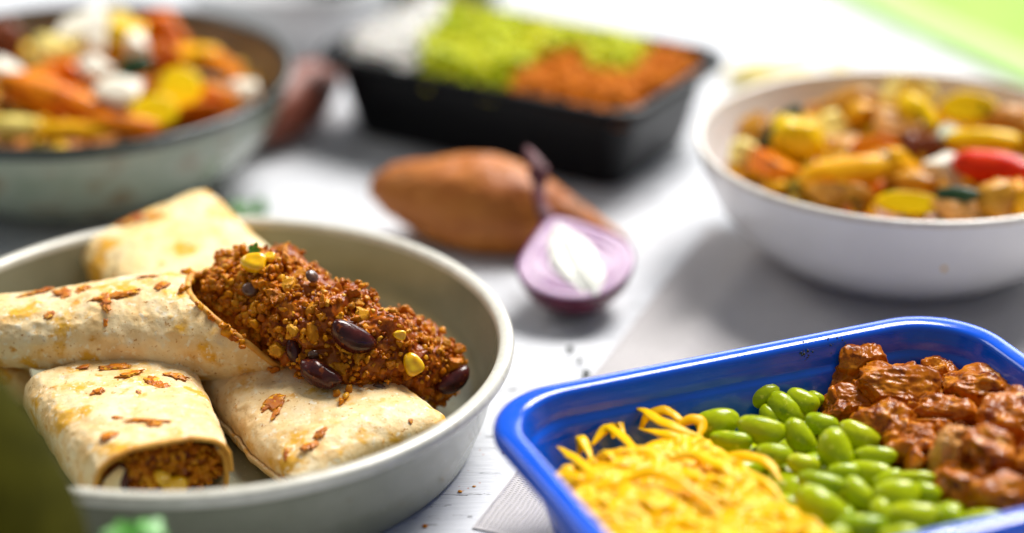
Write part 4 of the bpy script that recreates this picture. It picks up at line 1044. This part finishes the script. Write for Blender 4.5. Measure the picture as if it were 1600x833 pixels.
Rp = [('lump', 1180, 208, 64, 56, -30, 4.7, 'browned_meat', 'meat_chunk', 'browned chunk at the left inner wall of the white bowl', 'meat'),
 ('lump', 1160, 238, 38, 36, 0, 4.5, 'pale_yellow', 'squash_chunk', 'small pale chunk farthest left in the white bowl', 'squash'),
 ('long', 1216, 206, 104, 34, -48, 5.5, 'dark_greens', 'aubergine_strip', 'dark green skin strip curving beside the yellow chunk', 'aubergine'),
 ('lump', 1250, 222, 84, 76, 0, 5.1, 'roast_yellow', 'squash_chunk', 'large yellow squash chunk in the left of the white bowl', 'squash'),
 ('lump', 1302, 206, 66, 60, 20, 5.1, 'pale_yellow', 'squash_chunk', 'paler squash chunk right behind the large yellow one', 'squash'),
 ('lump', 1205, 256, 84, 40, 20, 4.6, 'roast_orange', 'pumpkin_chunk', 'orange chunk low at the near left rim of the white bowl', 'pumpkin'),
 ('lump', 1318, 232, 70, 44, -10, 4.9, 'browned_meat', 'meat_chunk', 'brown chunk between the yellow squash and the orange slice', 'meat'),
 ('slice', 1366, 232, 76, 40, 0, 5.2, 'roast_orange', 'carrot_slice', 'small orange carrot slice in the middle of the white bowl', 'carrot'),
 ('lump', 1332, 172, 90, 56, 15, 5.4, 'browned_meat', 'meat_chunk', 'brown meat chunk at the back left of the white bowl', 'meat'),
 ('lump', 1345, 180, 42, 40, 15, 5.7, 'amber', 'squash_chunk', 'small amber piece on the back left meat chunk', 'squash'),
 ('lump', 1404, 196, 92, 62, 10, 5.4, 'pink_meat', 'meat_chunk', 'pinkish meat chunk in the centre of the heap', 'meat'),
 ('cube', 1420, 142, 96, 56, 20, 6.2, 'pale_yellow', 'squash_chunk', 'topmost pale yellow chunk of the white bowl', 'squash'),
 ('long', 1432, 180, 76, 52, 50, 5.9, 'roast_yellow', 'squash_chunk', 'yellow chunk just under the topmost pale one', 'squash'),
 ('slice', 1512, 170, 90, 52, 3, 5.9, 'roast_yellow', 'squash_slice', 'round yellow squash slice at the upper right of the heap', 'squash'),
 ('long', 1535, 220, 116, 36, 4, 5.5, 'roast_yellow', 'squash_strip', 'long yellow strip above the red pepper', 'squash'),
 ('cube', 1480, 262, 62, 80, 0, 5.2, 'feta', 'cheese_block', 'creamy white block left of the red pepper', 'cheese'),
 ('lump', 1478, 212, 36, 28, 0, 5.5, 'pale_teal', 'courgette_piece', 'pale green courgette piece above the white block', 'courgette'),
 ('long', 1556, 264, 130, 54, 12, 5.5, 'pepper_red', 'red_pepper', 'bright red pepper piece at the right of the white bowl', 'pepper'),
 ('long', 1322, 272, 150, 54, -8, 5.0, 'amber', 'squash_wedge', 'curved amber squash wedge at the front of the white bowl', 'squash'),
 ('lump', 1396, 262, 64, 52, 30, 5.2, 'amber', 'squash_chunk', 'amber chunk with a pale top right of the curved wedge', 'squash'),
 ('lump', 1384, 250, 38, 26, 0, 5.5, 'feta', 'cheese_crumb', 'pale cheese crumb on the amber chunk', 'cheese'),
 ('lump', 1318, 304, 90, 34, 12, 4.6, 'browned_meat', 'meat_chunk', 'brown chunk under the curved amber wedge at the near rim', 'meat'),
 ('lump', 1420, 290, 80, 40, 0, 4.8, 'browned_meat', 'meat_chunk', 'brown chunk above the flat yellow slice', 'meat'),
 ('slice', 1418, 318, 100, 36, 4, 4.7, 'roast_yellow', 'squash_slice', 'flat bright yellow slice touching the near rim of the white bowl', 'squash'),
 ('long', 1495, 304, 66, 26, 8, 5.3, 'dark_greens', 'aubergine_piece', 'dark green piece below the white block', 'aubergine'),
 ('lump', 1495, 330, 84, 34, 6, 4.6, 'pink_meat', 'meat_chunk', 'pinkish chunk at the near rim right of the flat slice', 'meat'),
 ('lump', 1560, 315, 76, 60, 0, 4.9, 'browned_meat', 'meat_chunk', 'brown chunk beneath the red pepper', 'meat'),
 ('long', 1592, 310, 30, 60, 0, 5.0, 'amber', 'squash_strip', 'upright amber strip at the right edge beneath the pepper', 'squash'),
 ('lump', 1575, 192, 66, 52, 0, 5.4, 'pink_meat', 'meat_chunk', 'pinkish chunk right of the round squash slice', 'meat'),
 ('lump', 1625, 215, 70, 80, 0, 5.4, 'browned_meat', 'meat_chunk', 'brown chunk cut by the right picture edge', 'meat'),
 ('lump', 1660, 290, 90, 80, 0, 5.0, 'roast_yellow', 'squash_chunk', 'yellow chunk beyond the right picture edge', 'squash'),
 ('lump', 1280, 290, 70, 40, 12, 4.5, 'amber', 'squash_chunk', 'small amber chunk at the left end of the curved wedge', 'squash'),
 ('lump', 1440, 228, 56, 46, 0, 5.2, 'dark_red_brown', 'bean', 'dark brown bean in the middle shadow of the heap', 'bean')]
for i, a in enumerate(Rp): veg_piece(*a, i + 400, RG)

# ------------------------------------------------------------------ sweet potatoes
def potato(label, A, B, rad, mt, seed):
    V, f = tube([A, A.lerp(B, .33) + Vector((0, 0, .15)), A.lerp(B, .66) + Vector((0, .2, .1)), B], rad, 90, 64)
    C = V.reshape(90, 64, 3).mean(1).repeat(64, 0); V = C + (V - C) * (1 + .10 * fbm(V * .35 + seed, 2, seed) + (.05 * fbm(V * 1.4, 3, seed) - .05 * np.clip(np.abs(fbm(V * np.array([.5, 2.2, 2.2]), 2, seed + 4)) * -6 + 1, 0, 1)))[:, None]
    m = Mesh(); m.add(V, f); o = m.obj('sweet_potato', M[mt], origin=(float((A.x + B.x) / 2), float((A.y + B.y) / 2), 0.)); tag(o, label, 'sweet potato')
potato('whole orange brown sweet potato behind the halved red onion', at(581, 291, 2.1), at(985, 374, .9), [.45, 1.15, 1.5, 1.75, 1.98, 2.1, 2.1, 2.0, 1.8, 1.5, 1.1, .75, .35, .03], 'potato_skin', 3)
potato('dark reddish sweet potato between the green bowl and black tray', at(392, 205, 1.5), at(528, 112, 1.7), [.4, 1.2, 1.5, 1.55, 1.5, 1.3, .9, .3], 'potato_dark', 8)

# ------------------------------------------------------------------ halved red onion
def onion():
    c = at(899, 407, 2.2); n = Vector((-.03, -.33, .94)).normalized()
    top = at(868, 345, 2.9) ; a = Vector((.30, -1, 0)); a = (a - n * a.dot(n)).normalized(); b = n.cross(a).normalized()
    t_ = thing('red_onion', 'halved red onion with its cut face up beside the sweet potato', 'onion', (c.x, c.y, 0))
    def P(x, y, z): return np.array(c[:]) + x[..., None] * np.array(a[:]) + y[..., None] * np.array(b[:]) + z[..., None] * np.array(n[:])
    RA, RB, RN = 2.25, 2.40, 2.2
    def taper(x): return np.sqrt(np.clip(1 - np.abs(x / RA) ** 2.2, 0, 1))
    def shell(k0, k1, z1, name, mt, depth=True):
        """shell between scale k0 (inner) and k1 (outer): cut face ring at height z1 plus inner drop"""
        m = Mesh(); n1 = 96; th = np.linspace(0, 2 * math.pi, n1, endpoint=False)[None, :]
        ks = np.array([k0, k0, k0 + .02, (k0 + k1) / 2, k1 - .015, k1])[:, None]
        zz = np.array([-.18, z1 - .03, z1, z1 + .015, z1, z1 - .03])[:, None]
        x = ks * RA * np.cos(th) * (1 + .24 * np.clip(-np.cos(th), 0, 1) ** 3); y = ks * RB * np.sin(th) * (.88 + .12 * np.abs(np.sin(th))) * (1 - .38 * np.clip(-np.cos(th), 0, 1) ** 2)
        V = P(x, y, zz + 0 * th).reshape(-1, 3); m.add(V, grid_faces(6, n1, True)); m.obj(name, M[mt], t_)
    # outer skin: lower half
    m = Mesh(); nu, nv = 40, 96; ph = np.linspace(0, math.pi / 2, nu)[:, None]; th = np.linspace(0, 2 * math.pi, nv, endpoint=False)[None, :]
    k = np.cos(ph); x = k * RA * np.cos(th) * (1 + .24 * np.clip(-np.cos(th), 0, 1) ** 3); y = k * RB * np.sin(th) * (.88 + .12 * np.abs(np.sin(th))) * (1 - .38 * np.clip(-np.cos(th), 0, 1) ** 2); z = -np.sin(ph) * RN + .02 + 0 * th
    V = P(x, y, z).reshape(-1, 3); m.add(V, grid_faces(nu, nv, True, flip=True)); m.obj('skin', M['onion_skin'], t_)
    ring = [(.965, 1.0, .02, 'onion_line'), (.80, .955, .03, 'onion_flesh'), (.785, .80, .0, 'onion_line'), (.62, .775, .05, 'onion_flesh'), (.605, .62, .0, 'onion_line'), (.45, .595, .03, 'onion_flesh'),
            (.435, .45, .0, 'onion_line'), (.30, .425, .05, 'onion_flesh')]
    for k0, k1, z1, mt in ring: shell(k0, k1, z1, 'onion_layer', mt)
    # heart: white petals fanned along the axis
    for j, (x0, x1, y0, wd, hh) in enumerate([(-2.2, 1.9, 0.0, .42, .24), (-2.1, 1.9, -.55, .36, .16), (-2.0, 1.9, .50, .34, .16), (-.4, 2.15, .2, .62, .24)]):
        V, f = tube([tuple(P(np.array(x0), np.array(y0 * .15), np.array(.02))), tuple(P(np.array((x0 + x1) / 2), np.array(y0 * 1.1), np.array(.05))), tuple(P(np.array(x1), np.array(y0 * .5), np.array(.03)))], [.25, 1, 1.1, .8, .1], 30, 14, ell=(wd, hh), up=tuple(n))
        m = Mesh(); m.add(V, f); m.obj('onion_heart', M['onion_core'], t_)
    # filler under the rings
    m = Mesh(); x = np.linspace(0, .97, 12)[:, None] * RA * np.cos(th) * (1 + .24 * np.clip(-np.cos(th), 0, 1) ** 3); y = np.linspace(0, .97, 12)[:, None] * RB * np.sin(th) * (.88 + .12 * np.abs(np.sin(th))) * (1 - .38 * np.clip(-np.cos(th), 0, 1) ** 2)
    m.add(P(x, y, -.05 + 0 * x).reshape(-1, 3), grid_faces(12, 96, True)); m.obj('onion_flesh', M['onion_flesh'], t_)
    # dried stalk
    st = [at(868, 362, 2.5), at(852, 335, 3.0), at(843, 305, 3.6), at(842, 275, 4.2), at(838, 256, 4.6), at(822, 232, 5.0)]
    V, f = tube(st, [.55, .34, .26, .27, .42, .30, .12], 50, 20, ell=(1, .75)); C = V.reshape(50, 20, 3).mean(1).repeat(20, 0)
    V = C + (V - C) * (1 + .35 * fbm(V * 2.2, 2, 4))[:, None]; m = Mesh(); m.add(V, f); m.obj('dried_stalk', M['stalk'], t_)
onion()

# ------------------------------------------------------------------ small things on the table
for i, (px, py, s, lab) in enumerate([(891, 545, .14, 'dark green pepper speck on the table, nearer the onion'), (906, 562, .11, 'dark green pepper speck just below the first one'), (916, 583, .16, 'flat dark speck on the table right behind the blue rim')]):
    V, f = blob(3, (s, s * .9, s * .7), .25, 2, i); p = at(px, py, .06 + s * .6); m = Mesh(); m.add(V + np.array(p[:]), f); o = m.obj('peppercorn', M['pepper'], origin=tuple(p)); tag(o, lab, 'peppercorn')
# dark herb flecks stuck to the inside of the blue tray
m = Mesh()
for i in range(46):
    cl = rnd.choice([(1290, 538), (1258, 553), (1252, 560), (1310, 532), (1393, 552), (1300, 545), (1262, 546)]); px = cl[0] + rnd.gauss(0, 6); py = cl[1] + rnd.gauss(0, 5)
    # wall plane: inner back wall sloping; solve by stepping along the ray
    d = ray(px, py); o_ = Vector((0, 0, CH)); bestp = None
    for k in range(400):
        tt = 70 + k * .05; p = o_ + d * tt; u, v = loc_uv(p); wallv = 1.0 + (3.55 - p.z) * .29 if p.z < 3.4 else .92
        if v < wallv: bestp = p; break
    if bestp is None: continue
    s = rnd.uniform(.015, .045); V, f = blob(1, (s, s * .5, s * rnd.uniform(.6, 1.4)), .2, 2, i); m.add(V + np.array(bestp[:]), f)
o = m.obj('herb_flecks', M['pepper'], btray, kind='stuff')

for i, (px, py, s_z, lab) in enumerate([(719, 768, .09, 'reddish crumb on the white table just right of the plate foot'), (741, 760, .06, 'tiny reddish crumb nearer the napkin corner'), (788, 706, .07, 'tiny brown crumb between plate and blue tray'), (664, 822, .10, 'pale red crumb at the bottom edge between plate and napkin')]):
    V, f = blob(2, (s_z, s_z * .8, s_z * .4), .4, 2, i + 9); p = at(px, py, s_z * .35); m = Mesh(); m.add(V + np.array(p[:]), f); o = m.obj('table_crumb', M['mince'], origin=tuple(p)); tag(o, lab, 'crumb')
# pale wedges behind the white bowl
for i, (px, py, wd, ht, an, lab) in enumerate([(1175, 108, 90, 34, -14, 'pale golden potato wedge behind the left of the white bowl'), (1240, 100, 80, 24, -8, 'thin pale potato wedge right of the golden one'), (1312, 97, 40, 28, 0, 'small cream potato piece alone behind the white bowl')]):
    p = at(px, py, .8); s = (p - cam_o).length / FPX; V, f = blob(4, (wd / 2 * s, ht / 2 * s * 1.2, ht / 2 * s), .15, 1.5, i + 5); V = V @ rmat(Quaternion((0, 0, 1), -R(an) * 2)).T
    m = Mesh(); m.add(V + np.array([p.x, p.y, ht / 2 * s]), f); o = m.obj('potato_wedge', M['pale_yellow'], origin=(p.x, p.y, 0.)); tag(o, lab, 'potato wedge')

# lime green cloth at the far right
e0 = at(1285, -10, 0); e1 = at(1620, 145, 0); ed_ = (e1 - e0).normalized(); en = Vector((-ed_.y, ed_.x, 0))
if en.x < 0: en = -en
U = np.linspace(-30, 25, 90)[:, None]; Vv = np.linspace(0, 40, 60)[None, :]
X = e0.x + ed_.x * U + en.x * Vv; Y = e0.y + ed_.y * U + en.y * Vv
Z = .35 + .5 * sst(Vv, 0, 1.5) + 0 * U + .5 * fbm(np.stack([U * .12 + 0 * Vv, Vv * .2 + 0 * U, 0 * U + 0 * Vv], -1), 2, 2) * sst(Vv, 0, 3)
m = Mesh(); T_ = np.stack([X + 0 * Z, Y + 0 * Z, Z], -1).reshape(-1, 3); B_ = T_.copy(); B_[:, 2] = .01; gf = grid_faces(90, 60)
m.add(T_, gf); m.add(B_, gf[:, ::-1]); nn_ = 90 * 60; ids = np.arange(90) * 60
for ids_ in (np.arange(90) * 60, np.arange(90) * 60 + 59, np.arange(60), np.arange(60) + 89 * 60):
    a, b = ids_[:-1], ids_[1:]; m.more(np.stack([a, b, b + nn_, a + nn_], -1), 0)
o = m.obj('green_cloth', M['green_cloth'], origin=tuple(e0))
hm = Mesh(); kx = 4; Tt = T_.reshape(90, 60, 3)[:, :kx].copy(); Tt[:, :, 2] += .06; hm.add(Tt.reshape(-1, 3), grid_faces(90, kx)); ho = hm.obj('pale_hem', M['pale_hem'], o, origin=tuple(e0))
tag(o, 'bright lime green cloth lying at the far right of the table', 'cloth')

# dark things along the top edge
wb = at(455, -40, 4)
bowl3 = thing('bowl', 'blurred pale grey bowl behind the green bowl, cut by the top edge', 'bowl', (wb.x, wb.y, 0))
split_lathe(bowl3, 'outer_wall', [(0, .25), (3.0, .25), (3.1, 0), (3.6, 0), (4.6, .8), (5.4, 2.2), (5.7, 4.0), (5.75, 4.3), (5.6, 4.4), (5.45, 4.2), (5.2, 2.5), (4, 1.0), (0, .7)], M['white_glaze'], 96)
dk = at(640, -25, 2); dth = R(-30.5)
dtray = thing('tray', 'second black tray behind the first, cut by the top edge', 'tray', (dk.x, dk.y, 0))
tray_part(dtray, 'body', 10, 7, 1.5, [(-.0, 2.3), (0, 2.5), (.15, 2.6), (.35, 2.5), (.9, .4), (1.2, .3), (2, .3)], dk, dth, M['black'], True)
tray_part(dtray, 'outer_wall', 10, 7, 1.5, [(0, 2.4), (.3, 2.2), (.9, 0), (2, 0)], dk, dth, M['black'], True)
dp = at(20, -60, 0)
m = Mesh(); V, f = blob(5, (16, 9, 1.2), .12, 1.2, 4); V[:, 2] = np.maximum(V[:, 2], -.5) + .5; m.add(V + np.array([dp.x - 6, dp.y + 9, 0.01]), f)
o = m.obj('dark_cloth', M['dark_cloth'], origin=(dp.x - 6, dp.y + 9, 0.)); tag(o, 'crumpled dark blue cloth behind the green bowl at the top left', 'cloth')

# dark avocado close to the camera, lower left
ac = at(-165, 900, 4.6)
v, f = ico(5); v[:, 2] *= 1; v = v * np.array([4.7, 4.3, 7.6]); v[:, :2] *= (1 - .03 * v[:, 2:3]); v *= (1 + .02 * fbm(v * 1.0, 3, 3))[:, None]
q = Quaternion((0, 1, 0), R(-24)) @ Quaternion((1, 0, 0), R(-15)); v = v @ rmat(q).T; v[:, 2] -= v[:, 2].min()
m = Mesh(); m.add(v + np.array([ac.x, ac.y, 0.005]), f); o = m.obj('avocado', M['avocado'], origin=(ac.x, ac.y, 0.)); tag(o, 'dark out of focus avocado in the lower left corner, nearest the camera', 'avocado')
for o in bpy.data.objects:
    if 'base' in o: del o['base']
